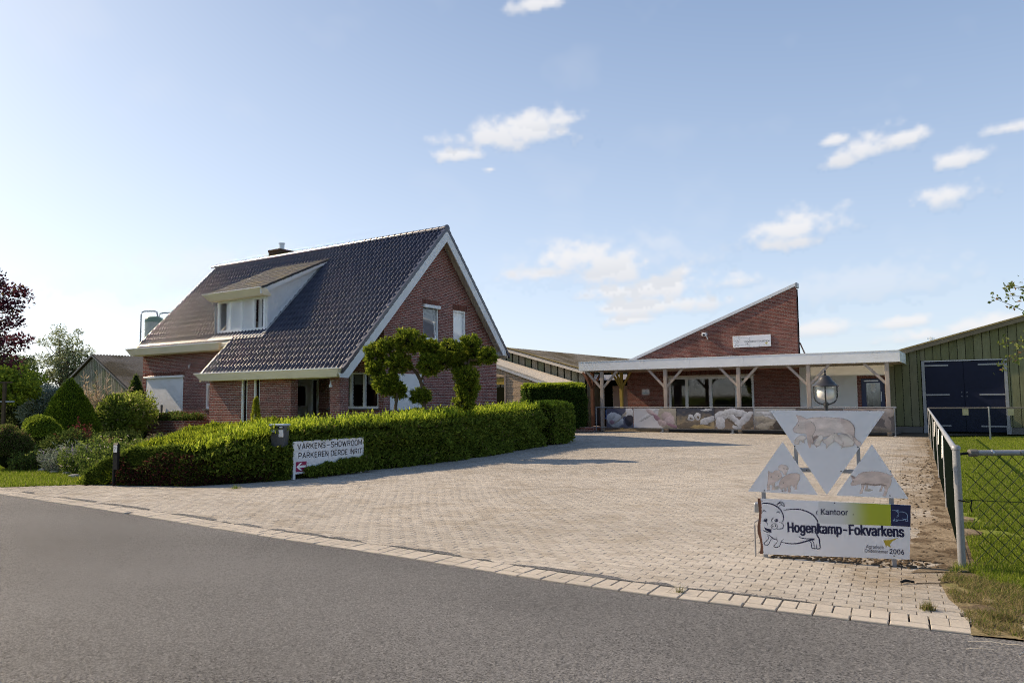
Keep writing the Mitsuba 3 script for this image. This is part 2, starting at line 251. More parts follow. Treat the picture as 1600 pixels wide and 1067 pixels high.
BOAR = {'body':[(0.846,0.74),(0.867,0.783),(0.853,0.83),(0.874,0.822),(0.893,0.808),(0.923,0.843),(0.962,0.863),(1.039,0.873),(1.106,0.87),(1.161,0.856),(1.189,0.836),(1.206,0.847),(1.209,0.83),(1.193,0.821),(1.198,0.79),(1.187,0.748),(1.165,0.716),(1.143,0.648),(1.12,0.647),(1.141,0.705),(1.133,0.741),(1.118,0.725),(1.107,0.691),(1.092,0.69),(1.114,0.735),(1.11,0.758),(1.053,0.748),(0.992,0.756),(0.997,0.73),(0.986,0.7),(0.971,0.703),(0.981,0.735),(0.976,0.771),(0.962,0.729),(0.943,0.663),(0.923,0.662),(0.942,0.717),(0.941,0.754),(0.9,0.742),(0.865,0.733)],'shade':[(0.939,0.754),(0.987,0.761),(1.053,0.753),(1.11,0.761),(1.157,0.747),(1.156,0.736),(1.11,0.747),(1.053,0.738),(0.991,0.746),(0.938,0.744)],'ground':[(0.965,0.697),(1.013,0.71),(1.037,0.695),(1.003,0.683),(0.965,0.687)],'ear':[(0.853,0.83),(0.874,0.822),(0.893,0.808),(0.882,0.794),(0.868,0.801)]}
LOGO = {'head':[(0.018,0.52),(0.063,0.528),(0.115,0.525),(0.167,0.505),(0.208,0.469),(0.229,0.422),(0.232,0.384),(0.219,0.356)],'ear':[(0.166,0.522),(0.2,0.545),(0.219,0.549),(0.243,0.508),(0.216,0.519),(0.2,0.5)],'ear2':[(0.178,0.516),(0.215,0.535),(0.22,0.518)],'back':[(0.239,0.469),(0.312,0.482),(0.394,0.482),(0.464,0.461),(0.513,0.427),(0.54,0.385),(0.555,0.338),(0.556,0.296),(0.547,0.272),(0.531,0.257),(0.544,0.226),(0.553,0.168),(0.55,0.119),(0.521,0.117),(0.484,0.121),(0.478,0.158),(0.459,0.185)],'hind2':[(0.482,0.201),(0.498,0.17),(0.502,0.122)],'rear3':[(0.525,0.156),(0.525,0.117)],'haunch':[(0.369,0.227),(0.424,0.206),(0.505,0.206),(0.459,0.191),(0.423,0.178),(0.361,0.157),(0.279,0.148),(0.207,0.158)],'chest':[(0.072,0.224),(0.105,0.207),(0.135,0.184),(0.148,0.179),(0.162,0.204)],'leg1':[(0.073,0.211),(0.063,0.158),(0.041,0.125),(0.072,0.12),(0.094,0.147),(0.123,0.186)],'leg2':[(0.162,0.177),(0.155,0.142),(0.133,0.109),(0.172,0.108),(0.196,0.141),(0.225,0.184)],'cheek':[(0.191,0.351),(0.22,0.337),(0.229,0.316),(0.22,0.294),(0.196,0.284),(0.165,0.28)],'chin':[(0.014,0.261),(0.048,0.255),(0.09,0.242),(0.119,0.252)],'facel':[(0.017,0.347),(0.046,0.353),(0.072,0.34),(0.081,0.315)],'facer':[(0.126,0.343),(0.121,0.366),(0.13,0.384),(0.142,0.39)],'browl':[(0.038,0.436),(0.046,0.454),(0.071,0.445)],'browr':[(0.17,0.438),(0.188,0.451),(0.197,0.436)],'tail':[(0.55,0.443),(0.534,0.449),(0.537,0.467),(0.553,0.48)],'mouth':[(0.05,0.288),(0.081,0.277),(0.113,0.274),(0.108,0.252),(0.085,0.253),(0.062,0.267)]}
LOGOC = {'eyel':(0.064,0.363),'eyer':(0.163,0.365),'snout':(0.143,0.306),'n1':(0.129,0.306),'n2':(0.155,0.312)}
ARROW = [(1.107,0.238),(1.163,0.245),(1.231,0.269),(1.181,0.233),(1.158,0.201),(1.169,0.173),(1.133,0.194),(1.128,0.173),(1.117,0.208)]

CLUMPS = [(-3.76,20.5,2.82,0.32,0.27),(-3.42,20.5,3.03,0.19,0.17),(-2.77,20.5,3.14,0.4,0.32),(-3.11,20.5,2.57,0.34,0.28),(-3.76,20.5,2.42,0.21,0.17),(-3.45,20.5,2.04,0.36,0.3),(-3.15,20.5,1.81,0.23,0.19),(-2.24,20.5,2.94,0.27,0.25),(-2.24,20.5,2.49,0.3,0.27),(-2.51,20.5,1.66,0.27,0.17),(-1.67,20.5,2.9,0.27,0.27),(-1.86,20.5,2.6,0.27,0.19),(-1.14,20.5,3.08,0.23,0.21),(-1.1,20.5,2.74,0.27,0.23),(-0.68,20.5,2.74,0.23,0.21),(-1.46,20.5,2.67,0.23,0.19),(-1.26,20.5,2.17,0.34,0.27),(-1.22,20.5,1.8,0.3,0.23),(-1.3,20.5,1.5,0.27,0.19),(-1.48,20.5,2.33,0.15,0.11)]
TTRUNKS = [[(-3.2,20.5,1.06),(-3.18,20.5,1.48),(-3.15,20.5,1.66),(-3.34,20.5,1.97)],[(-2.39,20.5,1.06),(-2.43,20.5,1.51),(-2.51,20.5,2.07),(-2.69,20.5,2.38),(-2.92,20.5,2.68),(-2.81,20.5,3.02)],[(-2.49,20.5,2.11),(-2.35,20.5,2.37),(-2.16,20.5,2.56),(-1.94,20.5,2.67)],[(-1.26,20.5,1.04),(-1.26,20.5,1.5),(-1.26,20.5,2.17),(-1.14,20.5,2.7)],[(-1.25,20.5,2.52),(-1.48,20.5,2.71),(-1.67,20.5,2.86)],[(-1.14,20.5,2.63),(-0.87,20.5,2.68),(-0.68,20.5,2.74)],[(-2.77,20.5,2.45),(-3.04,20.5,2.53)],[(-3.34,20.5,1.97),(-3.72,20.5,2.35),(-3.72,20.5,2.8),(-3.42,20.5,3.03)]]

# ================================================================== GROUND, ROAD, PAVING
from scipy.interpolate import CubicSpline
KP = np.array([(-34, 31.0), (-20, 21.0), (-13.5, 16.35), (-9.08, 13.12), (-5.51, 10.67), (-3.04, 8.90), (-0.97, 7.50), (0.53, 6.45), (1.91, 5.66), (3.01, 5.08), (5.5, 3.80), (12, 0.6), (30, -8.2)])
kt = np.r_[0, np.cumsum(np.linalg.norm(np.diff(KP, axis=0), axis=1))]; KS = CubicSpline(kt, KP)
tt = np.linspace(0, kt[-1], 4000); kpts = KS(tt); karc = np.r_[0, np.cumsum(np.linalg.norm(np.diff(kpts, axis=0), axis=1))]
def kerb(s, n):                                   # s metres along the road's edge, n metres away from the road
    t = np.interp(s, karc, tt); p = KS(t); d = KS(t, 1); d = d / np.linalg.norm(d, axis=-1, keepdims=True)
    return p + np.asarray(n)[..., None] * np.stack([-d[..., 1], d[..., 0]], -1)
def karc_of(x): return float(np.interp(x, kpts[:, 0], karc))
FENCE = np.array([(4.14 + .5495 * (y_ - 6.94), y_) for y_ in (6.94, 8.85, 10.80, 14.15, 18.75, 26.25)])
fl = np.r_[0, np.cumsum(np.linalg.norm(np.diff(FENCE, axis=0), axis=1))]; FS = CubicSpline(fl, FENCE)
def fence_x(y): return np.interp(y, [4.0, 5.25, 6.0, 6.5] + list(FENCE[:, 1]) + [29, 60], [3.02, 3.23, 3.52, 3.74] + list(FENCE[:, 0]) + [16.5, 40])
def sheet(pts, z, key, bsdf, kind='structure'):
    p = pts if hasattr(pts, 'geom_type') else sg.Polygon(pts)
    vs, fs, n = [], [], 0
    for g in getattr(p, 'geoms', [p]):
        v, f = trimesh.creation.triangulate_polygon(g, engine='earcut'); vs.append(np.c_[v, np.full(len(v), z)]); fs.append(np.asarray(f) + n); n += len(v)
    k = put(key, (np.vstack(vs), np.vstack(fs)), bsdf); lab(k, kind=kind); return k
def fieldfn(p, n, uv):
    g = fbm(p.x * 0.35, p.y * 0.35, 0.0, 4); h = noise(p.x * 22, p.y * 22)
    return mix(mi.Color3f(0.050, 0.075, 0.016), mi.Color3f(0.085, 0.10, 0.03), g) * (0.6 + 0.8 * h)
B('m_field', diff(proc(fieldfn)))
def lawnfn(p, n, uv):
    g = fbm(p.x * 0.8, p.y * 0.8, 0.0, 4); h = noise(p.x * 45, p.y * 45); k = fbm(p.x * 7, p.y * 7, 0.0, 3)
    c = mix((0.145, 0.185, 0.035), (0.215, 0.25, 0.065), g * 0.6 + k * 0.4)
    dry = smoothstep(0.52, 0.72, fbm(p.x * 1.3 + 9, p.y * 1.3, 2.0, 4)) * smoothstep(11.5, 7.0, p.y)
    return mix(mi.Color3f(c), mi.Color3f(0.19, 0.15, 0.07), dry) * (0.6 + 0.8 * h)
B('m_lawn', diff(proc(lawnfn)))
def soilfn(p, n, uv):
    g = fbm(p.x * 5, p.y * 5, 0.0, 4); h = noise(p.x * 60, p.y * 60); k = fbm(p.x * 1.2, p.y * 1.2, 4.0, 3)
    return mix(mi.Color3f(0.22, 0.18, 0.13), mi.Color3f(0.105, 0.08, 0.055), smoothstep(0.35, 0.7, g)) * (0.7 + 0.6 * h) * (0.8 + 0.4 * k)
B('m_soil', diff(proc(soilfn))); B('m_joint', diff(mottled((0.125, 0.108, 0.085), 0.35, 3, 50)))
def asphfn(p, n, uv):
    a = noise(p.x * 95, p.y * 95); b = cell_rand(p.x * 160, p.y * 160); g = fbm(p.x * 0.6, p.y * 0.6, 0.0, 3)
    w = fbm(p.x * 0.35 + 0.65 * p.y, p.y * 0.35 - 0.2 * p.x, 2.0, 3)
    v = 0.094 + 0.125 * (a - 0.5) + 0.06 * (b - 0.5) + 0.03 * (g - 0.5) + 0.05 * (w - 0.5)
    pale = smoothstep(0.80, 0.97, noise(p.x * 130 + 7, p.y * 130))
    return mi.Color3f(v * 1.015, v, v * 0.985) + pale * 0.11
def asphh(p, n, uv): return noise(p.x * 85, p.y * 85) * 0.7 + noise(p.x * 190, p.y * 190) * 0.3
B('m_asphalt', two({'type': 'bumpmap', 'arbitrary': proc(asphh, 0.003), 'scale': 0.006, 'bsdf': {'type': 'principled', 'base_color': proc(asphfn), 'roughness': 0.75, 'specular': 0.35}}))
sheet([(-900, -300), (900, -300), (900, 1500), (-900, 1500)], -0.06, 'ground', 'm_field')
s0 = np.linspace(0, karc[-1], 120); ed = kerb(s0, np.full(len(s0), -0.002)); out = kerb(s0, np.full(len(s0), -6.4))
sheet(np.vstack([ed, out[::-1]]), -0.012, 'road', 'm_asphalt')
lab('ground', kind='structure')
# sand bed under the pavers
edge = np.array([(fence_x(y) + 0.05, y) for y in (5.0, 5.3, 6, 6.5, 6.94, 8.85, 10.8, 14.15, 18.75, 26.25)])
sa, sb = karc_of(-26.0), karc_of(3.1)
front = kerb(np.linspace(sb, sa, 60), np.full(60, 0.0))
sheet(np.vstack([edge, [(16.9, 28.8), (30, 30), (30, 60), (-10, 60), (-2.5, 38), (1.2, 27.2), (1.0, 24.8), (-2.4, 18.4), (-4.5, 15.6), (-7.6, 14.6), (-9.5, 14.3), (-24, 24.5)], front[::-1]]), -0.022, 'paving', 'm_joint')
def paverfn(i, base):
    base = np.array(base)
    def fn(p, n, uv):
        g = fbm(p.x * 0.55, p.y * 0.55, 1.0, 4); h = noise(p.x * 120, p.y * 120); st = fbm(p.x * 3.0, p.y * 3.0, 5.0, 4)
        r = cell_rand(p.x * 6.1 + i, p.y * 6.1)
        c = mi.Color3f(*map(float, base)) * (0.84 + 0.32 * g) * (0.88 + 0.24 * h)
        c = mix(c, mi.Color3f(0.24, 0.20, 0.145), smoothstep(0.5, 0.78, st) * 0.3)
        d = 4.14 + 0.5495 * (p.y - 6.94) - p.x                      # metres to the fence: trodden earth on the stones
        k = smoothstep(1.25, 0.0, d + 2.0 * (fbm(p.x * 1.3, p.y * 1.3, 6.0, 4) - 0.5) + 0.7 * (noise(p.x * 13, p.y * 13, 2.0) - 0.5)) * smoothstep(5.9, 6.7, p.y)
        return mix(mi.Color3f(c), mi.Color3f(0.235, 0.19, 0.135) * (0.75 + 0.5 * h), 0.85 * k)
    return proc(fn)
PC = ((0.385, 0.358, 0.318), (0.41, 0.382, 0.34), (0.362, 0.334, 0.294))
for i, c in enumerate(PC): B(f'm_paver_{i}', diff(paverfn(i, c)))
B('m_paver_dirty', diff(mottled((0.27, 0.225, 0.165), 0.3, 3, 60)))
B('m_kerbstone', diff(mottled((0.43, 0.395, 0.345), 0.2, 3, 70)))
# pavers, running bond along the road; a slightly wavy long edge as the photo's
LP, WP = 0.190, 0.100
rng = np.random.default_rng(5)
n0 = 0.335
rows = np.arange(0, 250); cells = []
for j in rows:
    nn = n0 + (j + 0.5) * WP
    ss = np.arange(karc_of(-26) + (j % 2) * LP / 2, karc_of(3.6) + nn * 0.9, LP)
    cells.append(np.c_[ss, np.full(len(ss), nn), np.full(len(ss), j)])
cells = np.vstack(cells)
pc = kerb(cells[:, 0], cells[:, 1])
# where the road's edge ends, rows run on straight
far = cells[:, 0] > karc_of(3.6)
base_p = KS(np.interp(karc_of(3.6), karc, tt)); bd = KS(np.interp(karc_of(3.6), karc, tt), 1); bd /= np.linalg.norm(bd); bn = np.array([-bd[1], bd[0]])
x, y = pc[:, 0], pc[:, 1]
HEDGE = [(-7.66, 14.32), (-6.08, 14.1), (-4.39, 15.05), (-3.44, 16.52), (-2.33, 17.8), (-1.65, 18.8), (0, 22.1), (1.02, 24.3), (1.9, 26.6)]
lim = np.interp(x, [-26, -9.7, -8.6, -7.9] + [h[0] for h in HEDGE] + [2.6, 30], [26.2, 14.07, 14.3, 14.36] + [h[1] + 0.12 for h in HEDGE] + [36, 38])
ragged = 0.18 * (meshkit.noise(np.c_[x * 2.3, y * 2.3, 0 * x]) - 0.5) * 2
keep = (x < fence_x(y) - 0.05 + ragged) & (y < lim + 0.4 * ragged) & (y < 33.6 + 0.0 * x) & (y > 4.6) & (x < 16.5)
cells, pc = cells[keep], pc[keep]
sunk = meshkit.fbm(np.c_[pc[:, 0] * 0.8, pc[:, 1] * 0.8, 0 * pc[:, 0]], 3)
edge_d = fence_x(pc[:, 1]) - pc[:, 0]
dist = np.hypot(pc[:, 0], pc[:, 1])
soiled = np.zeros(len(pc), bool)
def paver_mesh(cs, dz, tilt, near):
    L, Wd, g = LP, WP, 0.0062
    if near:
        wv = 0.006
        top = np.array([(-.5, -.5), (-.18, -.5), (.18, -.5), (.5, -.5), (.5, .5), (.18, .5), (-.18, .5), (-.5, .5)]) * [L - g, Wd - g]
        top[[1, 5], 1] += wv; top[[2, 6], 1] -= wv
        inn = top * [0.975, 0.95]
        ring = [np.c_[top, np.full(8, -0.05)], np.c_[top, np.full(8, -0.0045)], np.c_[inn, np.zeros(8)]]
        loc = np.vstack(ring)
        f = [[8 * k + i, 8 * k + (i + 1) % 8, 8 * k + 8 + (i + 1) % 8, 8 * k + 8 + i] for k in (0, 1) for i in range(8)] + [[16, 17, 22, 23], [17, 18, 21, 22], [18, 19, 20, 21]]
    else:
        top = np.array([(-.5, -.5), (.5, -.5), (.5, .5), (-.5, .5)]) * [L - g, Wd - g]
        loc = np.vstack([np.c_[top, np.full(4, -0.03)], np.c_[top, np.zeros(4)]])
        f = [[4, 5, 6, 7]] + [[i, (i + 1) % 4, 4 + (i + 1) % 4, 4 + i] for i in range(4)]
    f = np.array(f); f = np.vstack([f[:, [0, 1, 2]], f[:, [0, 2, 3]]])
    k = len(loc); P = kerb(cs[:, None, 0] + loc[None, :, 0], cs[:, None, 1] + loc[None, :, 1])
    z = loc[None, :, 2] + dz[:, None] + tilt[:, :1] * loc[None, :, 0] + tilt[:, 1:] * loc[None, :, 1]
    return np.dstack([P, z]).reshape(-1, 3), (f[None] + (np.arange(len(cs)) * k)[:, None, None]).reshape(-1, 3)
dz = (rng.random(len(cells)) - 0.5) * 0.0035 - 0.004 - 0.007 * np.clip(sunk - 0.5, 0, 1); tl = (rng.random((len(cells), 2)) - 0.5) * 0.018
infr = (pc[:, 0] / np.maximum(pc[:, 1], .1) < 0.68) & (pc[:, 0] / pc[:, 1] > -0.72)
order = np.argsort(np.where(infr & ~soiled, dist, 1e9)); single = order[:300]
is1 = np.zeros(len(cells), bool); is1[single] = True
tone = rng.integers(0, 3, len(cells))
for i in single:
    put('paving__paver', paver_mesh(cells[i:i + 1], dz[i:i + 1], tl[i:i + 1], True), f'm_paver_{tone[i]}')
for nm, sel in (('near', dist < 13), ('far', dist >= 13)):
    for t in (0, 1, 2, 3):
        q = ~is1 & sel & (soiled if t == 3 else ((tone == t) & ~soiled))
        if q.any():
            k = put('paving__paver_field', paver_mesh(cells[q], dz[q] - (0.008 if t == 3 else 0), tl[q], nm == 'near'), 'm_paver_dirty' if t == 3 else f'm_paver_{t}'); lab(k, kind='stuff')
# kerb: long stones along the asphalt, square stones behind them
kk = thing('kerb', None, None, kind='structure')
def stones(step, a, b, s_from, s_to, gap):
    for s in np.arange(s_from, s_to, step):
        j = (rng.random(4) - 0.5) * 0.007; z = (rng.random() - 0.5) * 0.006
        c = [(s + gap / 2, a), (s + step - gap / 2, a), (s + step - gap / 2, b), (s + gap / 2, b)]
        q = kerb(np.array([e[0] for e in c]) + j, np.array([e[1] for e in c]) + j[::-1]); ce = q.mean(0); inn = ce + (q - ce) * [0.95]
        v = np.vstack([np.c_[q, np.full(4, -0.06)], np.c_[q, np.full(4, z - 0.007)], np.c_[inn, np.full(4, z)]])
        yield v, np.array([[8, 9, 10, 11]] + [[4 * k + i, 4 * k + (i + 1) % 4, 4 * k + 4 + (i + 1) % 4, 4 * k + 4 + i] for k in (0, 1) for i in range(4)])
def tri(m): f = m[1]; return m[0], np.vstack([f[:, [0, 1, 2]], f[:, [0, 2, 3]]])
def join(ms):
    n, vs, fs = 0, [], []
    for v, f in ms: vs.append(v); fs.append(f + n); n += len(v)
    return np.vstack(vs), np.vstack(fs)
s_mid, s_end, s_left = karc_of(-5.5), karc_of(3.05), karc_of(-26)
for m in stones(0.25, 0.004, 0.105, s_mid, s_end, 0.010): put('kerb__kerb_stone', tri(m), 'm_kerbstone')
for m in stones(0.125, 0.115, 0.315, s_mid, s_end, 0.008): put('kerb__kerb_stone', tri(m), 'm_kerbstone')
k = put('kerb__far_stones', join([tri(m) for m in list(stones(0.25, 0.004, 0.105, s_left, s_mid - .2, 0.01)) + list(stones(0.125, 0.115, 0.315, s_left, s_mid - .1, 0.011))]), 'm_kerbstone'); lab(k, kind='stuff')
# a smear of asphalt left behind the kerb
ss = np.linspace(karc_of(-9), karc_of(2.15), 260); wob = meshkit.fbm(np.c_[ss * 2.2, 0 * ss, 0 * ss], 4)
wide = np.clip((wob - 0.36) * 0.42, 0.004, 0.10); a = kerb(ss, np.full(len(ss), 0.325)); b = kerb(ss, 0.33 + wide)
v = np.vstack([np.c_[a, np.full(len(a), 0.0005)], np.c_[b, np.full(len(b), -0.001)]]); i = np.arange(len(a) - 1)
k = put('paving__asphalt_smear', (v, np.vstack([np.c_[i, i + 1, i + 1 + len(a)], np.c_[i, i + 1 + len(a), i + len(a)]])), 'm_asphalt')
def vergefn(p, n, uv):
    g = fbm(p.x * 2.2, p.y * 2.2, 3.0, 4); h = noise(p.x * 50, p.y * 50)
    c = mix((0.20, 0.165, 0.095), (0.105, 0.135, 0.03), smoothstep(0.42, 0.62, g + 0.5 * (p.x - 3.80)))
    return mix(mi.Color3f(c), mi.Color3f(0.13, 0.10, 0.07), smoothstep(0.55, 0.75, fbm(p.x * 6, p.y * 6, 1.0, 3))) * (0.65 + 0.7 * h)
B('m_verge', diff(proc(vergefn)))
sheet(np.vstack([[(3.08, 5.12), (3.26, 5.35), (3.40, 5.9), (3.62, 6.4), (3.85, 6.72), (4.3, 6.85), (12, 6.5)], kerb(np.linspace(karc_of(12.0), karc_of(3.05), 40), np.full(40, -0.03)) + np.c_[np.zeros(40), .11 * (meshkit.noise(np.c_[np.arange(40) * .9, np.zeros(40), np.zeros(40)]) - .5)]]), -0.0015, 'verge', 'm_verge')
MB(Frame([3.42, 5.03, 0], [.90, -.43, 0], [.43, .90, 0])).cbox(-.02, .34, 0, .10, -.05, .028, .008).put('kerb__kerb_stone', 'm_stone'); MB(Frame([3.42, 5.03, 0], [.90, -.43, 0], [.43, .90, 0])).cbox(.46, .80, -.10, .0, -.05, .03, .008).put('kerb__kerb_stone', 'm_stone')
# right lawn behind the fence, soil under the fence, left verge
fy = np.linspace(6.95, 26.25, 60)
sheet(np.vstack([[(3.9, 5.1), (3.9, 5.9), (4.0, 6.5)], np.c_[fence_x(fy) + 0.10, fy], [(16.0, 27.1), (24, 28.5), (40, 20), (40, -12)], kerb(np.linspace(karc[-1] - 5, karc_of(3.9), 40), np.full(40, 0.15))]), -0.004, 'lawn', 'm_lawn')
sy = np.linspace(6.75, 25.5, 160); wb = meshkit.fbm(np.c_[sy * 1.7, 0 * sy, 0 * sy], 4); wb2 = meshkit.fbm(np.c_[sy * 2.1 + 40, 0 * sy, 0 * sy], 4)
wl = np.clip(0.25 + 0.9 * (wb - 0.35), 0.08, 0.8) * np.interp(sy, [6.7, 7.0, 8.5, 13, 26], [0.7, 1.25, 0.8, 0.35, 0.2]); wr = 0.14 + 0.5 * np.clip(wb2 - 0.3, 0, 1) * np.interp(sy, [6.7, 8, 26], [1.5, 1.0, 0.5])
sheet(np.vstack([np.c_[fence_x(sy) - wl, sy], np.c_[fence_x(sy) + wr, sy][::-1]]), 0.0045, 'soil_bed', 'm_soil')
sheet(np.vstack([kerb(np.linspace(0.5, karc_of(-9.9), 40), np.full(40, 0.45)), [(-9.4, 14.16), (-8.6, 14.36), (-7.75, 14.42), (-7.0, 15.0), (-7.5, 40), (-40, 60), (-60, 44)]]), 0.0, 'garden_lawn', 'm_lawn')

# ================================================================== BRICK HOUSE
RS, RR, APB, APZ = 1.05, 1.12, 5.20, 8.33        # slopes, ridge
front_z = lambda b: 2.55 + RS * (b + 0.3)
back_z = lambda b: APZ - RR * (b - APB)
house = thing('brick_house', 'red brick house with steep dark tiled roof, white dormer and open corner porch', 'house')
hw = 'brick_house__wall'
def holes(poly, *hs):
    for h in hs: poly = poly.difference(h)
    return poly
def window(parent, F, a0, a1, z0, z1, b, panes, fw=0.07, bs=0.06, frame='m_pvc', depth=0.10, sill=True, blinds=(), glass='m_glass', kind='window'):
    k = uniq(f'{parent}__{kind}')
    o = MB(F)
    o.box(a0, a1, b, b + depth, z1 - fw, z1).box(a0, a1, b, b + depth, z0, z0 + fw).box(a0, a0 + fw, b, b + depth, z0 + fw, z1 - fw).box(a1 - fw, a1, b, b + depth, z0 + fw, z1 - fw)
    cuts = [a0] + list(panes) + [a1]
    for c in panes: o.box(c - bs / 2, c + bs / 2, b + 0.003, b + depth - 0.003, z0 + fw, z1 - fw)
    scene[k] = ply(o.mesh(), frame)
    for i in range(len(cuts) - 1):
        x0 = cuts[i] + (fw if i == 0 else bs / 2); x1 = cuts[i + 1] - (fw if i == len(cuts) - 2 else bs / 2); zb, zt, q = z0 + fw, z1 - fw, b + depth * 0.5
        MB(F).add([[x0, q, zb], [x1, q, zb], [x1, q, zt], [x0, q, zt]], [[0, 1, 2, 3]]).put(f'{k}__pane', glass)
    for i, zz0, zz1, m in blinds:
        x0 = cuts[i] + bs / 2; x1 = cuts[i + 1] - bs / 2
        MB(F).box(x0, x1, b + depth + 0.03, b + depth + 0.036, zz0, zz1).put(f'{k}__blind', m)
    if sill: MB(F).box(a0 - 0.05, a1 + 0.05, b - 0.14, b + 0.05, z0 - 0.05, z0 - 0.002).put(f'{k}__sill', 'm_concrete')
    return k
# gable wall
gp = sg.Polygon([(2.11, 0), (9.22, 0), (9.22, back_z(9.22) - 0.2), (APB, APZ - 0.3), (2.11, front_z(2.11) - 0.2)])
H1, H2, H3 = box(4.27, 5.23, 3.84, 5.22), box(6.15, 7.01, 3.84, 5.18), box(2.42, 4.33, 1.18, 2.53)
MB(HG).wall(holes(gp, H1, H2, H3), 0.0, 0.25).put(hw, 'm_house_brick')
for a0, a1, z in ((4.22, 5.28, 5.22), (6.10, 7.06, 5.18)): MB(HG).wall(box(a0, a1, z + 0.004, z + 0.21), -0.004, 0.02).put('brick_house__lintel', 'm_lintel_gable')
w1 = window(house, HG, 4.27, 5.23, 3.84, 5.22, 0.04, [], 0.05, blinds=[(0, 3.9, 5.2, 'm_grey_blind')])
MB(HG).box(4.25, 5.25, -0.09, 0.03, 5.10, 5.22).put(w1 + '__roller_box', 'm_white')
t = MB(HG)                                         # sash tilted inwards
for (p, q) in (((4.36, .10, 3.92), (4.36, .26, 5.06)), ((5.12, .10, 3.92), (5.12, .26, 5.06)), ((4.36, .10, 3.92), (5.12, .10, 3.92)), ((4.36, .26, 5.06), (5.12, .26, 5.06))): t.bar(p, q, .06)
t.put(w1 + '__sash', 'm_pvc')
window(house, HG, 6.15, 7.01, 3.84, 5.18, 0.04, [], 0.07, blinds=[(0, 3.9, 5.12, 'm_blind')])
k = window(house, HG, 2.42, 4.33, 1.18, 2.53, 0.05, [], 0.06)
MB(HG).box(2.46, 4.29, 0.012, 0.03, 1.2, 2.5).put(k + '__screen', 'm_white'); labels[k + '__screen'] = {'label': 'white roller screen pulled down over the window'}
# set-back front wall behind the porch
Hw, Hd = box(0.26, 2.80, 1.25, 2.58), box(3.36, 4.95, 0.12, 2.42)
MB(HF).wall(holes(box(0.25, 7.13, 0, 4.75), Hw, Hd), 2.11, 2.36).put(hw, 'm_house_brick')
k = window(house, HF, 0.26, 2.80, 1.25, 2.58, 2.15, [1.02, 1.70], 0.08, 0.1)
mb = MB(HF)
for x0, x1 in ((0.32, .97), (1.07, 1.65), (1.75, 2.72)):
    n = 9; bl = sg.Polygon([(x0, 2.5), (x0, 2.1)] + [(x0 + (x1 - x0) * (i + .5 * j) / n, 2.1 + (0.05 if j else 0)) for i in range(n) for j in (0, 1)] + [(x1, 2.1), (x1, 2.5)])
    mb.wall(bl.buffer(0), 2.30, 2.31)
mb.put(k + '__blind', 'm_grey_blind')
d = 'brick_house__door'; USED[d] = 1
o = MB(HF).box(3.88, 4.90, 2.16, 2.21, 0.14, 2.38).box(3.93, 4.85, 2.145, 2.16, 0.2, 0.25).box(3.93, 4.85, 2.145, 2.16, 2.28, 2.33)
scene[d] = ply(o.mesh(), 'm_pvc')
gl = sg.Polygon([(4.14, 1.35), (4.62, 1.35)] + [(4.38 + 0.24 * math.cos(t_), 2.02 + 0.10 * math.sin(t_)) for t_ in np.linspace(0, math.pi, 9)])
MB(HF).wall(gl, 2.140, 2.158).put(d + '__glass', 'm_pane'); MB(HF).wall(gl.buffer(0.04).difference(gl), 2.135, 2.158).put(d + '__glass_frame', 'm_pvc')
MB(HF).box(4.14, 4.62, 2.14, 2.158, 0.32, 0.72).put(d + '__letter_panel', 'm_pane'); MB(HF).bar((3.97, 2.11, 1.12), (3.97, 2.11, 1.42), 0.03).put(d + '__handle', 'm_steel')
MB(HF).box(3.36, 3.50, 2.13, 2.25, 0.12, 2.42).box(3.78, 3.88, 2.13, 2.25, 0.12, 2.42).box(3.50, 3.78, 2.13, 2.25, 2.33, 2.42).put('brick_house__door_frame', 'm_pvc')
MB(HF).box(3.50, 3.78, 2.18, 2.19, 0.12, 2.33).put('brick_house__side_light', 'm_pane')
ht = np.linspace(0, 2 * np.pi, 26); hx = 16 * np.sin(ht) ** 3; hz = 13 * np.cos(ht) - 5 * np.cos(2 * ht) - 2 * np.cos(3 * ht) - np.cos(4 * ht)
k = MB(HF).tube(np.c_[3.08 + hx * 0.0125, np.full(26, 2.08), 2.12 + hz * 0.016], 0.02, 6).put('heart_wreath', 'm_twig'); lab(k, 'heart shaped twig wreath hanging on the dark porch wall beside the door', 'wreath')
# porch screen wall with two slits and corner pillar
S1, S2 = box(4.13, 4.44, 0.25, 2.42), box(4.84, 5.17, 0.25, 2.42)
MB(HF).wall(holes(box(2.42, 7.13, 0, 2.40), S1, S2), 0.0, 0.30).put(hw, 'm_house_brick')
for a in (4.36, 5.08): MB(HF).box(a, a + 0.08, -0.008, 0.05, 0.25, 2.40).put('brick_house__slit_frame', 'm_white')
for a in (4.125, 4.835): MB(HF).box(a, a + 0.025, -0.008, 0.05, 0.25, 2.40).put('brick_house__slit_frame', 'm_white')
for a0, a1 in ((4.15, 4.36), (4.86, 5.08)): MB(HF).box(a0, a1, 0.10, 0.11, 0.25, 2.40).put('brick_house__slit_glass', 'm_pane')
MB(HF).box(0.0, 0.46, 0.0, 0.40, 0, 2.40).put('brick_house__pillar', 'm_house_brick')
MB(HF).wall(box(0.45, 2.43, 2.31, 2.44), 0.02, 0.22).put('brick_house__porch_beam', 'm_soffit')
k = thing('bracket_lamp', 'small wall lamp on a bracket near the top of the porch corner pillar', 'lamp')
MB(HF).tube([(.30, 0, 2.22), (.34, -.1, 2.20), (.22, -.2, 2.10)], .02, 6).put(k + '__arm', 'm_white_trim'); MB(HF).lathe([(0.01, .02), (.06, -.03), (.05, -.1), (.0, -.1)], (.22, -.2, 2.09), 10).put(k + '__shade', 'm_white_trim')
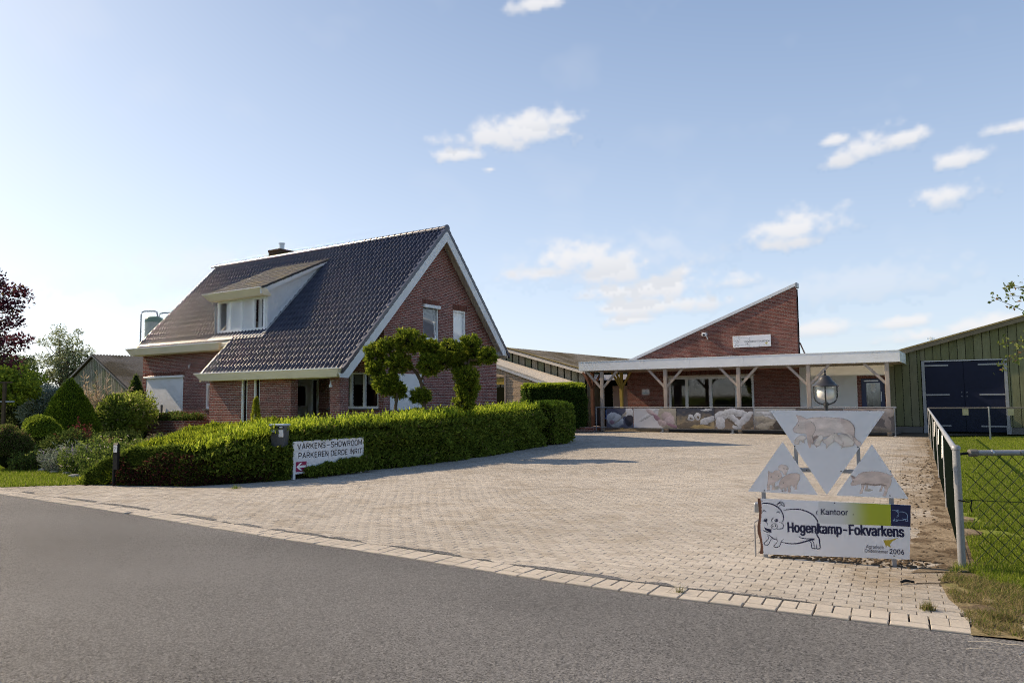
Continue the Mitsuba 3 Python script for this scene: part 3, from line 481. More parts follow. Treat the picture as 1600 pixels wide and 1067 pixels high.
MB(HF).side(sg.Polygon([(0, 0), (1.45, 0), (1.45, 4.0), (0, 2.4)]), 6.9, 7.13).put(hw, 'm_house_brick')
# left front wall with the big screened window, small window
HL, HN = box(11.14, 14.03, 1.02, 2.66), box(8.6, 9.52, 1.25, 2.32)
MB(HF).wall(holes(box(6.95, 14.30, 0, 3.95), HL, HN), 1.45, 1.70).put(hw, 'm_house_brick')
MB(HF).wall(box(11.0, 14.1, 2.665, 2.87), 1.446, 1.47).put('brick_house__lintel', 'm_lintel_front')
k = window(house, HF, 11.14, 14.03, 1.02, 2.66, 1.50, [12.6], 0.08)
gx, gz = np.meshgrid(np.linspace(11.16, 14.0, 24), np.linspace(1.08, 2.6, 16)); gb = 1.455 + 0.012 * meshkit.noise(np.c_[gx.ravel() * 2, gz.ravel() * 3, 0 * gx.ravel()])
i, j = np.meshgrid(np.arange(23), np.arange(15)); q = (j * 24 + i).ravel()
MB(HF).add(np.c_[gx.ravel(), gb, gz.ravel()], np.c_[q, q + 1, q + 25, q + 24]).put(k + '__screen', 'm_blind', True); labels[k + '__screen'] = {'label': 'pale fabric screen lowered over the big front window'}
MB(HF).cbox(11.05, 14.1, 1.36, 1.48, 2.60, 2.70, .01).put(k + '__roller_box', 'm_white'); MB(HF).box(11.16, 14.0, 1.43, 1.455, 1.05, 1.085).put(k + '__bottom_bar', 'm_white')
window(house, HF, 8.6, 9.52, 1.25, 2.32, 1.47, [], 0.09)
k = MB(HF).tube([(10.62, 1.44, 3.16), (10.5, 1.3, 3.1), (10.42, 1.24, 2.98)], 0.03, 6).put('wall_fitting', 'm_white_trim'); lab(k, 'small pale fitting on the brick wall above the screened window', 'fitting')
# rest of the shell
MB(HF).side(sg.Polygon([(1.45, 0), (9.2, 0), (9.2, 3.6), (5.2, 8.0), (1.45, 4.05)]), 14.05, 14.29).put(hw, 'm_house_brick')
MB(HF).box(0.25, 14.05, 8.95, 9.2, 0, 3.5).put(hw, 'm_house_brick')
MB(HF).box(0.25, 14.0, 2.4, 8.9, 2.75, 2.95).box(7.2, 14.0, 1.72, 2.38, 2.75, 2.95).box(3.0, 3.1, 2.4, 8.9, 0, 2.7).put('brick_house__inner_floor', 'm_room')
# roof slabs: the front one with its eave stepped back over the left half
def slab(F, pts, up, key, bsdf, drop=0.14):
    v = np.array([(a, b, z) for a, b, z in pts]); n = len(v); lo = v - [0, 0, drop]
    m = trimesh.creation.extrude_polygon(sg.Polygon(v[:, :2]), 1.0, engine='earcut'); mv = np.array(m.vertices)
    z = np.array([up(b) for b in mv[:, 1]]) - (1 - mv[:, 2]) * drop
    return MB(F).add(np.c_[mv[:, :2], z], np.array(m.faces)).put(key, bsdf)
fz = lambda b: front_z(b) - 0.06; bz = lambda b: back_z(b) - 0.06
rk = 'brick_house__roof'
USED[rk] = 1; tmp = slab(HF, [(a, b, 0) for a, b in ((-.42, -.26), (7.40, -.26), (7.40, 1.05), (14.45, 1.05), (14.45, 5.2), (-.42, 5.2))], fz, 'brick_house__tmp', 'm_soffit'); scene[rk] = scene.pop(tmp)
slab(HF, [(a, b, 0) for a, b in ((-.42, 5.2), (14.45, 5.2), (14.45, 9.5), (-.42, 9.5))], bz, rk + '__back_slab', 'm_soffit')
TW, TL = 0.21, 0.345
ang = math.atan(RS); cs_, sn_ = math.cos(ang), math.sin(ang)
prof = np.array([(0, .003), (.05, .018), (.10, .036), (.15, .047), (.20, .050), (.25, .046), (.30, .035), (.36, .016), (.43, .002), (.72, .0), (1.04, .004)])
def tile_local(L=TL * 1.16):                            # the roll swells a little towards the tile's head
    n = len(prof); v = []
    for y, lift, k in ((0, -.012, .35), (0, .010, .50), (L, .0, 1.75)):
        for x, z in prof: v.append((x * TW, y, z * k + lift))
    q = [[k * n + i, k * n + i + 1, (k + 1) * n + i + 1, (k + 1) * n + i] for k in (0, 1) for i in range(n - 1)]
    return np.array(v), np.array(q)
tv, tq = tile_local(); tq = np.vstack([tq[:, [0, 1, 2]], tq[:, [0, 2, 3]]])
def place_tiles(ab, jit):                              # local x runs along -a so that rolls lie the same way
    x = ab[:, None, 0] + tv[None, :, 0]; y = ab[:, None, 1] * cs_ * 0 + tv[None, :, 1]; z = tv[None, :, 2] + jit[:, None] + 0.0
    b = ab[:, None, 1] + y * cs_ - z * sn_; h = front_z(0) + RS * ab[:, None, 1] + y * sn_ + z * cs_
    v = HF(np.stack([x, b, h], -1).reshape(-1, 3)); f = (tq[None] + (np.arange(len(ab)) * len(tv))[:, None, None]).reshape(-1, 3)
    return v, f
rng = np.random.default_rng(11)
ncol = int(14.75 / TW); nrow = int(round(5.42 / cs_ / TL))
ab = np.array([(-0.36 + i * TW, -0.30 + j * TL * cs_) for i in range(ncol) for j in range(nrow)])
a_, b_ = ab[:, 0], ab[:, 1]
dorm_top = lambda a: 4.5
keep = ~((a_ > 7.34) & (b_ < 1.0)) & ~((a_ > 5.55) & (a_ < 8.72) & (b_ > 1.35) & (b_ < 4.2)) & (b_ < APB - .15)
ab = ab[keep]; jit = (rng.random(len(ab)) - .5) * .008; tone = rng.integers(0, 3, len(ab))
od = np.argsort(ab[:, 0] * 0.8 + ab[:, 1] * 0.9); one = np.zeros(len(ab), bool); one[od[:300]] = True
for i in od[:300]: put(rk + '__tile', place_tiles(ab[i:i + 1], jit[i:i + 1]), f'm_tile_{tone[i]}')
for t in range(3):
    q = ~one & (tone == t); k = put(rk + '__tile_field', place_tiles(ab[q], jit[q]), f'm_tile_{t}'); lab(k, kind='stuff')
# ridge tiles and verge tiles
for i, a in enumerate(np.arange(-0.42, 14.35, 0.335)):
    g = np.linspace(-0.15, math.pi + 0.15, 9); r0, r1 = 0.135, 0.115; lift = 0.0
    v = [(a + x, APB + r * math.cos(t) * 1.0, APZ - 0.06 + r * math.sin(t) * 1.1) for x, r in ((0, r0 * .86), (0, r0), (.36, r1)) for t in g]
    q = [[k * 9 + j, k * 9 + j + 1, k * 9 + j + 10, k * 9 + j + 9] for k in (0, 1) for j in range(8)]
    MB(HF).add(v, q).put(rk + '__ridge_tile', f'm_tile_{i % 3}', 50)
g = np.linspace(0, 2 * np.pi, 15)[:-1]; MB(HF).add([(x, APB + .15 * math.cos(t), APZ - .04 + .15 * math.sin(t)) for x in (-.47, -.42) for t in g] + [(-.48, APB, APZ - .04)], [[i, (i + 1) % 14, 14 + (i + 1) % 14, 14 + i] for i in range(14)] + [[28, i, (i + 1) % 14, 28] for i in range(14)]).put(rk + '__ridge_end', 'm_tile_0')
for j in range(nrow):
    b0, b1 = -0.30 + j * TL * cs_, -0.30 + (j + 1.08) * TL * cs_
    if b1 > APB: b1 = APB
    MB(HF).side(sg.Polygon([(b0, front_z(b0) + .075), (b1, front_z(b1) + .045), (b1, front_z(b1) - .13), (b0, front_z(b0) - .10)]), -0.47, -0.33).put(rk + '__verge_tile', f'm_tile_{j % 3}')
bs = np.arange(APB, 9.4, TL * math.cos(math.atan(RR)))
for j, b0 in enumerate(bs):
    b1 = b0 + TL * 1.08 * math.cos(math.atan(RR))
    MB(HF).side(sg.Polygon([(b0, back_z(b0) + .045), (b1, back_z(b1) + .08), (b1, back_z(b1) - .10), (b0, back_z(b0) - .13)]), -0.47, -0.33).put(rk + '__verge_tile', f'm_tile_{j % 3}')
    if j == 0: MB(HF).add([(-.4, APB, back_z(APB)), (14.4, APB, back_z(APB)), (14.4, 9.5, back_z(9.5)), (-.4, 9.5, back_z(9.5))], [[0, 1, 2, 3]]).put(rk + '__back_cover', 'm_board_dark')
# white rake boards with returns
lo = [(b, front_z(b) - .115) for b in (-.32, APB)]; hi = [(b, back_z(b) - .115) for b in (APB, 9.3)]
lb = sg.Polygon([lo[0], lo[1], (APB, APZ - .56), (-.05, front_z(-.05) - .52), (-.05, 2.30), (-.40, 2.30), (-.45, 2.46)])
rb = sg.Polygon([hi[0], hi[1], (9.3, 3.44), (9.06, 3.44), (9.0, back_z(9.0) - .52), (APB, APZ - .56)])
MB(HF).side(lb, -.455, -.415).put('brick_house__rake_board', 'm_white_trim'); MB(HF).side(rb, -.454, -.414).put('brick_house__rake_board', 'm_white_trim')
MB(HF).box(-.414, 0.2, 9.2, 9.42, 3.42, 3.60).put('brick_house__eave_box', 'm_white_trim')
# box gutters, cream painted
def gutter(a0, a1, b, zt, zb, inset, key, bsdf='m_cream', F=HF, deep=0.16):
    v = [(a, bb, z) for a, bb, z in ((a0, b, zt), (a1, b, zt), (a1 - inset, b + .05, zb), (a0 + inset * .25, b + .05, zb), (a0, b + .3, zt), (a1, b + .3, zt), (a1 - inset, b + .3 + deep, zb), (a0 + inset * .25, b + .3 + deep, zb))]
    return MB(F).add(v, [[0, 1, 2, 3], [4, 5, 6, 7], [0, 1, 5, 4], [3, 2, 6, 7], [0, 3, 7, 4], [1, 2, 6, 5]]).put(key, bsdf)
gutter(-.40, 7.46, -.47, 2.60, 2.33, 0.42, 'brick_house__gutter')
gutter(7.95, 14.85, 0.92, 3.93, 3.65, 0.34, 'brick_house__gutter')
MB(HF).box(-.39, 7.48, -.485, -.44, 2.60, 2.635).put('brick_house__gutter_edge', 'm_white'); MB(HF).box(7.93, 14.87, 0.905, 0.95, 3.93, 3.965).put('brick_house__gutter_edge', 'm_white')
MB(HF).box(7.2, 14.3, 1.10, 1.47, 3.62, 3.66).put('brick_house__eave_soffit', 'm_soffit')
MB(HF).side(sg.Polygon([(-.26, 2.30), (1.05, 3.7), (1.05, 3.95), (-.26, 2.62)]), 7.32, 7.40).put('brick_house__eave_cheek', 'm_cream')
# dormer
dz_ = lambda b: 5.95 + (b - 1.0) * (7.62 - 5.95) / 3.55
MB(HF).wall(box(5.60, 8.76, 4.30, 5.80).difference(box(5.72, 8.66, 4.42, 5.70)), 1.42, 1.5).put('brick_house__dormer', 'm_white')
k = window('brick_house__dormer', HF, 5.68, 8.70, 4.36, 5.70, 1.38, [6.40, 7.16, 7.92], 0.10, 0.13, sill=False, kind='window')
ch = sg.Polygon([(1.42, 4.34), (1.42, dz_(1.42) - .1), (4.5, dz_(4.5) - .1), (4.45, front_z(4.45) - .02)])
for a0, a1 in ((5.58, 5.63), (8.73, 8.78)): MB(HF).side(ch, a0, a1).put('brick_house__dormer__cheek', 'm_white_trim')
for i in range(19):                                    # cladding boards on the near cheek
    b0 = 1.44 + i * .155; b1 = b0 + .150
    if b1 < 4.4: MB(HF).side(sg.Polygon([(b0, front_z(b0) + .03), (b0, dz_(b0) - .12), (b1, dz_(b1) - .12), (b1, front_z(b1) + .03)]), 5.565, 5.578).put('brick_house__dormer__board', 'm_white_trim')
MB(HF).box(5.7, 8.7, 1.9, 1.95, 4.4, 5.7).put('brick_house__dormer__back', 'm_room')
for x0, x1, m, bb in ((5.78, 6.08, 'm_grey_blind', 1.56), (6.46, 7.10, 'm_blind', 1.445), (7.22, 7.86, 'm_blind', 1.445), (5.9, 6.36, 'm_blind', 1.60), (7.98, 8.2, 'm_blind', 1.445)): MB(HF).box(x0, x1, bb, bb + .01, 4.44, 5.66).put('brick_house__dormer__curtain', m)
ds = math.hypot(1, 1.67 / 3.55); v = []
slab(HF, [(a, b, 0) for a, b in ((5.42, 1.0), (9.02, 1.0), (9.02, 4.55), (5.42, 4.55))], lambda b: dz_(b) - .03, 'brick_house__dormer__roof_slab', 'm_white_trim', .12)
ms = []
for j in range(13):
    for i in range(15):
        a0 = 5.40 + i * .245 - (0.12 if j % 2 else 0); b0 = .98 + j * .285; h = rng.random() * .01
        a1, b1 = min(a0 + .24, 9.04), min(b0 + .36, 4.72); a0 = max(a0, 5.40)
        z0, z1 = dz_(b0) + .035 + h, dz_(b1) + .012 + h
        ms.append((np.array([(a0, b0, z0), (a1, b0, z0), (a1, b1, z1), (a0, b1, z1), (a0, b0, z0 - .03), (a1, b0, z0 - .03)]), np.array([[0, 1, 2], [0, 2, 3], [0, 1, 5], [0, 5, 4]])))
for v, f in ms: MB(HF).add(v, f).put('brick_house__dormer__roof_tile', 'm_flat_tile')
for j in range(10):
    b0 = .98 + j * .36; b1 = b0 + .385
    MB(HF).side(sg.Polygon([(b0, dz_(b0) + .075), (b1, dz_(b1) + .055), (b1, dz_(b1) - .04), (b0, dz_(b0) - .02)]), 5.36, 5.44).put('brick_house__dormer__verge_tile', 'm_flat_tile')
MB(HF).side(sg.Polygon([(.93, dz_(.93) - .02), (4.55, dz_(4.55) - .02), (4.55, dz_(4.55) - .12), (1.1, dz_(1.1) - .24), (.93, dz_(.93) - .2)]), 5.375, 5.415).put('brick_house__dormer__fascia', 'm_white_trim')
v = [(a, b, z) for a, b, z in ((5.37, .90, 5.95), (9.10, .90, 5.95), (8.86, 1.05, 5.68), (5.37, 1.05, 5.68), (5.37, 1.2, 5.95), (9.10, 1.2, 5.95), (8.86, 1.45, 5.68), (5.37, 1.45, 5.68))]
MB(HF).add(v, [[0, 1, 2, 3], [4, 5, 6, 7], [0, 1, 5, 4], [3, 2, 6, 7], [0, 3, 7, 4], [1, 2, 6, 5]]).put('brick_house__dormer__gutter', 'm_cream')
MB(HF).box(5.36, 9.12, .885, .925, 5.95, 5.98).put('brick_house__dormer__gutter_edge', 'm_white')
MB(HF).tube([(8.82, 1.2, 5.66), (8.82, 1.32, 5.6), (8.82, 1.36, 5.5), (8.82, 1.38, 4.3)], .035, 8).put('brick_house__dormer__downpipe', 'm_lead')
MB(HF).add([(5.5, 1.42, 4.36), (8.85, 1.42, 4.36), (8.95, 1.05, front_z(1.05) + .075), (5.4, 1.05, front_z(1.05) + .075)], [[0, 1, 2, 3]]).put('brick_house__dormer__lead_apron', 'm_lead')
MB(HF).add([(5.575, 1.2, front_z(1.2) + .09), (5.42, 1.2, front_z(1.2) + .09), (5.42, 4.4, front_z(4.4) + .09), (5.575, 4.4, front_z(4.4) + .09)], [[0, 1, 2, 3]]).put('brick_house__dormer__lead_apron', 'm_lead')
# chimney
MB(HF).cbox(9.75, 10.55, 5.35, 6.2, 7.4, 8.68, .01).put('brick_house__chimney', 'm_old_brick')
MB(HF).cbox(9.72, 10.58, 5.32, 6.23, 8.62, 8.74, .015).put('brick_house__chimney__cap', 'm_old_brick'); MB(HF).lathe([(.12, 0), (.12, .30), (.15, .31), (.15, .36), (.0, .36)], (10.1, 5.75, 8.74), 14).put('brick_house__chimney__flue', 'm_steel')
# planter below the screened window
pk = thing('brick_planter', 'low red brick planter under the screened front window, planted with dark creeper', 'planter')
MB(HF).box(9.2, 14.05, .30, .45, 0, .78).box(9.2, 9.35, .45, 1.42, 0, .78).box(13.9, 14.05, .45, 1.42, 0, .78).put(pk + '__wall', 'm_house_brick'); MB(HF).box(9.35, 13.9, .45, 1.42, 0, .70).put(pk + '__soil', 'm_soil')

# ================================================================== SHOWROOM, CANOPY, BARRIERS
sk = thing('showroom', 'brick showroom building with one steep mono-pitch gable and white rendered side wing', 'building')
stop = lambda a: 6.45 + (a - 1.93) * 0.3915
WO = box(-4.15, -.05, 0.06, 2.51)
MB(SF).wall(sg.Polygon([(-6.3, 0), (1.93, 0), (1.93, stop(1.93)), (-6.3, stop(-6.3))]).difference(WO), 3.0, 3.25).put('showroom__wall', 'm_show_brick')
MB(SF).box(-6.29, -6.05, 3.25, 8, 0, 3.1).put('showroom__wall', 'm_show_brick')
MB(SF).wall(box(-4.3, .1, 2.515, 2.80), 2.995, 3.02).put('showroom__lintel', 'm_lintel_show')
rf = [(-7.2, stop(-7.2) + .02), (2.0, stop(2.0) + .02), (2.0, stop(2.0) + .16), (-7.2, stop(-7.2) + .16)]
MB(SF).wall(sg.Polygon(rf), 2.94, 3.30).put('showroom__roof_edge', 'm_white_trim')
MB(SF).box(1.94, 2.02, 2.92, 3.32, stop(1.93) - .05, stop(1.93) + .17).put('showroom__roof_edge__end_cap', 'm_lead')
MB(SF).tube([(1.96, 3.22, stop(1.93) - .1), (1.96, 3.22, 3.3)], .025, 6).put('showroom__downpipe', 'm_black')
MB(SF).bar((1.97, 3.3, 3.95), (2.22, 3.3, 3.3), .05).put('showroom__annex_verge', 'm_red_wood')
k = window(sk, SF, -4.15, -.05, .06, 2.51, 3.04, [-3.25, -2.08, -.86], 0.11, 0.13, sill=False)
MB(SF).box(-4.2, 0.0, 2.93, 3.03, 2.50, 2.58).put(k + '__head_trim', 'm_soffit')
MB(SF).box(-6.3, 5.7, 3.26, 9, 3.02, 3.16).put('showroom__flat_roof', 'm_lead')
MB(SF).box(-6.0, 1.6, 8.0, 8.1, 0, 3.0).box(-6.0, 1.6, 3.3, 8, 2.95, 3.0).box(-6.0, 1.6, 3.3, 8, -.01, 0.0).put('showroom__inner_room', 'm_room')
# white rendered wing with the blue door
DO = box(4.28, 5.44, 0.06, 2.40)
for i, (a0, a1) in enumerate(((1.94, 3.38), (3.384, 4.6), (4.604, 5.7))):
    MB(SF).wall(box(a0, a1, 0.02, 3.3).difference(DO), 3.06, 3.2).put('showroom__wing_panel', 'm_render')
o = MB(SF); o.wall(DO.difference(box(4.43, 5.33, 0, 2.27)), 3.05, 3.25); o.put('showroom__door_surround', 'm_show_brick')
d = 'showroom__door'; USED[d] = 1; scene[d] = ply(MB(SF).wall(box(4.43, 5.33, .06, 2.27).difference(box(4.62, 5.16, .3, 2.08)), 3.10, 3.17).mesh(), 'm_blue')
MB(SF).wall(box(4.62, 5.16, .3, 2.08), 3.13, 3.14).put(d + '__glass', 'm_pane'); MB(SF).box(4.80, 4.98, 3.118, 3.125, 1.70, 2.04).put(d + '__notice', 'm_paper'); MB(SF).bar((5.2, 3.06, 1.3), (5.2, 3.06, 1.7), .03).put(d + '__handle', 'm_steel'); MB(SF).box(4.55, 5.1, 3.08, 3.1, 2.14, 2.19).put(d + '__closer', 'm_steel')
MB(SF).box(4.2, 5.6, 4.0, 4.1, 0, 3).put('showroom__wing_back', 'm_room')
# sign, plaque, camera on the wall
k = thing('gable_sign', 'white name board with a pig outline, high on the brick showroom gable', 'sign')
B2 = lambda p: (-.93 + p[0] / 1.34 * 1.72, 3.82 + p[1] / .55 * .54)
q = MB(SF).cbox(-.93, .79, 2.955, 2.99, 3.82, 4.36, .006).put(k + '__board', 'm_board_paint')
gs = lambda pts: [(-.93 + .04 + (a - .02) / .56 * .78, 3.87 + (z - .1) / .45 * .46) for a, z in pts]
pig = shapely.union_all([brush(gs(LOGO[n]), .011) for n in LOGO if n not in ('mouth', 'ear2')] + [sg.Point(*gs([LOGOC[e]])[0]).buffer(.018) for e in ('eyel', 'eyer')] + [sg.Point(*gs([LOGOC['snout']])[0]).buffer(.04).boundary.buffer(.006)])
MB(SF).wall(pig, 2.954, 2.952).put(k + '__pig_outline', 'm_ink')
text(SF, 'Hogenkamp-Fokvarkens', -.42, 4.04, 1.15, .085, 2.954, 'm_ink', k + '__lettering', bold=True)
text(SF, 'Agrarisch Ondernemer 2006', .25, 3.86, .46, .03, 2.954, 'm_ink', k + '__lettering'); MB(SF).wall(sg.Polygon([(.52, 3.99), (.66, 4.02), (.62, 3.96), (.6, 3.92)]), 2.954, 2.952).put(k + '__arrow', 'm_gold')
k = thing('wall_plaque', 'small pale plaque on the brick wall left of the showroom windows', 'plaque')
MB(SF).cbox(-5.52, -5.12, 2.97, 2.995, 1.67, 1.95, .005).put(k + '__plate', 'm_board_paint'); MB(SF).box(-5.48, -5.2, 2.968, 2.97, 1.74, 1.80).box(-5.36, -5.24, 2.968, 2.97, 1.86, 1.89).put(k + '__print', 'm_lightblue')
k = thing('security_camera', 'white security camera under the sloping roof edge of the showroom gable', 'camera')
MB(SF).cbox(-2.32, -2.12, 2.70, 2.96, 4.42, 4.58, .02).put(k + '__housing', 'm_white'); MB(SF).tube([(-2.22, 2.66, 4.47), (-2.22, 2.72, 4.47)], .05, 10).put(k + '__lens', 'm_black'); MB(SF).bar((-2.16, 2.92, 4.40), (-2.12, 2.99, 4.30), .04).put(k + '__bracket', 'm_white')
# canopy
ck = thing('canopy', 'long flat canopy with pale metal fascia on braced timber posts before the showroom', 'canopy')
MB(SF).box(-7.42, 6.13, 0.02, 2.93, 3.05, 3.20).put('canopy__roof_deck', 'm_lead'); MB(SF).box(-7.4, 6.1, .03, 2.92, 2.98, 3.045).put('canopy__ceiling', 'm_soffit')
for a0, a1 in ((-7.48, -4.2), (-4.196, -2.05), (-2.046, .30), (.304, 3.4), (3.404, 5.42), (5.424, 6.19)): MB(SF).box(a0, a1, -.04, .0, 2.83, 3.25).put('canopy__fascia', 'm_fascia')
MB(SF).box(-7.48, 6.19, -.055, .01, 3.25, 3.275).put('canopy__fascia_cap', 'm_fascia'); MB(SF).box(-7.48, -7.44, .002, 2.9, 2.83, 3.25).put('canopy__end_fascia', 'm_fascia'); MB(SF).box(6.15, 6.19, .002, 2.9, 2.83, 3.25).put('canopy__end_fascia', 'm_fascia')
MB(SF).box(-7.3, 6.1, .02, .14, 2.80, 2.975).box(-7.3, 6.1, 2.2, 2.34, 2.80, 2.975).put('canopy__beam', 'm_post_wood')
for i, a in enumerate((-6.33, -3.20, .05, 2.86, 5.72)):
    p = MB(SF).cbox(a - .075, a + .075, .02, .16, 0, 2.80, .008).put('canopy__post', 'm_post_wood')
    for s in ((-1, 1) if i < 4 else (-1,)):
        MB(SF).bar((a + s * .06, .09, 2.02), (a + s * .80, .09, 2.80), .10, .09, (0, 1, 0)).put('canopy__brace', 'm_post_wood')
for a, m in ((-6.30, 'm_new_wood'), (-7.35, 'm_red_wood')):
    b = 2.27 if m == 'm_new_wood' else 1.15
    MB(SF).cbox(a - .07, a + .07, b - .07, b + .07, 0, 2.8, .008).put('canopy__post', m)
    for s in (-1, 1): MB(SF).bar((a + s * .05, b, 2.05), (a + s * .5, b, 2.8), .09, .09, (0, 1, 0)).put('canopy__brace', m)
    MB(SF).bar((a, b - .05, 2.05), (a, b - .6, 2.8), .09, .09).put('canopy__brace', m)
# entrance yard behind the canopy's left end
ek = thing('entrance_annex', 'dark recessed entrance between the long barn and the showroom, with white eave', 'building')
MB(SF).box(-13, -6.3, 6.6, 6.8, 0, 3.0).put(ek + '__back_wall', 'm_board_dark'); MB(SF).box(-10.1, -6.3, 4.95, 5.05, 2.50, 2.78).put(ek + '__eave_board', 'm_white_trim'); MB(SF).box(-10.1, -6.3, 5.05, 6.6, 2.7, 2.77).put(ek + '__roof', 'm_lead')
MB(SF).wall(box(-8.70, -7.72, .0, 2.20), 6.52, 6.59).put(ek + '__beige_panel', 'm_beige_roof'); MB(SF).wall(box(-7.55, -7.35, .0, 2.6), 6.52, 6.59).put(ek + '__door_post', 'm_concrete')
MB(SF).cbox(-9.58, -9.47, 4.94, 5.05, 0, 2.5, .01).put(ek + '__pole', 'm_white')
k = thing('patio_chair', 'blue and grey chair standing in the shaded entrance behind the barrier', 'chair')
MB(SF).box(-8.3, -7.8, 4.2, 4.7, .42, .47).put(k + '__seat', 'm_sticker'); MB(SF).box(-8.3, -7.8, 4.68, 4.73, .47, .9).put(k + '__backrest', 'm_sticker')
for a in (-8.27, -7.83):
    for b in (4.23, 4.67): MB(SF).box(a - .02, a + .02, b - .02, b + .02, 0, .42).put(k + '__leg', 'm_steel')
k = thing('wheeled_bin', 'dark wheeled bin beside the white pole at the shaded entrance', 'bin')
MB(SF).add([(x, y, z) for z, g in ((.08, .22), (.95, .28)) for x, y in ((-9.15 - g, 5.2 - g), (-9.15 + g, 5.2 - g), (-9.15 + g, 5.2 + g), (-9.15 - g, 5.2 + g))], [[0, 1, 2, 3], [4, 5, 6, 7], [0, 1, 5, 4], [1, 2, 6, 5], [2, 3, 7, 6], [3, 0, 4, 7]]).put(k + '__body', 'm_grey_box')
MB(SF).cbox(-9.46, -8.84, 4.88, 5.52, .95, 1.03, .02).put(k + '__lid', 'm_black'); MB(SF).tube([(-9.4, 5.46, .1), (-8.9, 5.46, .1)], .1, 10).put(k + '__wheel', 'm_rubber')
# crowd barriers
edges = [-6.56, -3.30, -.20, 2.95, 5.95]
for i in range(4):
    a0, a1 = edges[i] + .02, edges[i + 1] - .02
    k = thing('crowd_barrier', ('leftmost', 'second', 'third', 'rightmost')[i] + ' galvanised barrier of the row before the showroom, counted from the left', 'barrier', 'barriers in front of the showroom')
    MB(SF).tube([(a0, -.17, 1.10), (a1, -.17, 1.10)], .022, 8).put(k + '__top_rail', 'm_galv'); MB(SF).tube([(a0, -.17, .17), (a1, -.17, .17)], .02, 8).put(k + '__bottom_rail', 'm_galv')
    for a in (a0, a1):
        MB(SF).tube([(a, -.17, 0), (a, -.17, 1.12)], .024, 8).put(k + '__upright', 'm_galv'); MB(SF).box(a - .03, a + .03, -.42, .0, 0, .025).put(k + '__foot', 'm_galv')
    MB(SF).box(a1 - .05, a1 + .07, -.2, -.14, 1.07, 1.13).put(k + '__clamp', 'm_lead')
# printed banners on them
def blobs(bg, items):
    def fn(p, n, uv):
        x, y = p.x - float(SF.o[0]), p.y - float(SF.o[1]); s = x * float(W[0]) + y * float(W[1]); z = p.z
        g = fbm(s * 7, z * 9, 1.0, 3); col = mix(bg[0], bg[1], smoothstep(.2, .95, z + .5 * (g - .5)))
        s2 = s + .13 * (fbm(s * 7, z * 7, 3.0, 3) - .5); z2 = z + .13 * (fbm(s * 7, z * 7, 7.0, 3) - .5); sh_ = fbm(s * 15, z * 15, 5.0, 3)
        for a, c, ra, rz, th, k in items:
            u_ = (s2 - a) * math.cos(th) + (z2 - c) * math.sin(th); v_ = -(s2 - a) * math.sin(th) + (z2 - c) * math.cos(th)
            d = dr.sqrt(dr.square(u_ / ra) + dr.square(v_ / rz))
            col = mix(mi.Color3f(col), mi.Color3f(*k) * (0.55 + 0.4 * smoothstep(-1, 1, v_ / rz) + .35 * (sh_ - .5)), smoothstep(1.06, .92, d))
        return mi.Color3f(col)
    return proc(fn)
Wp, Pk, Dk, Br, Tn, Pp = (.55, .57, .62), (.47, .39, .41), (.035, .035, .055), (.15, .125, .10), (.38, .35, .30), (.30, .19, .25)
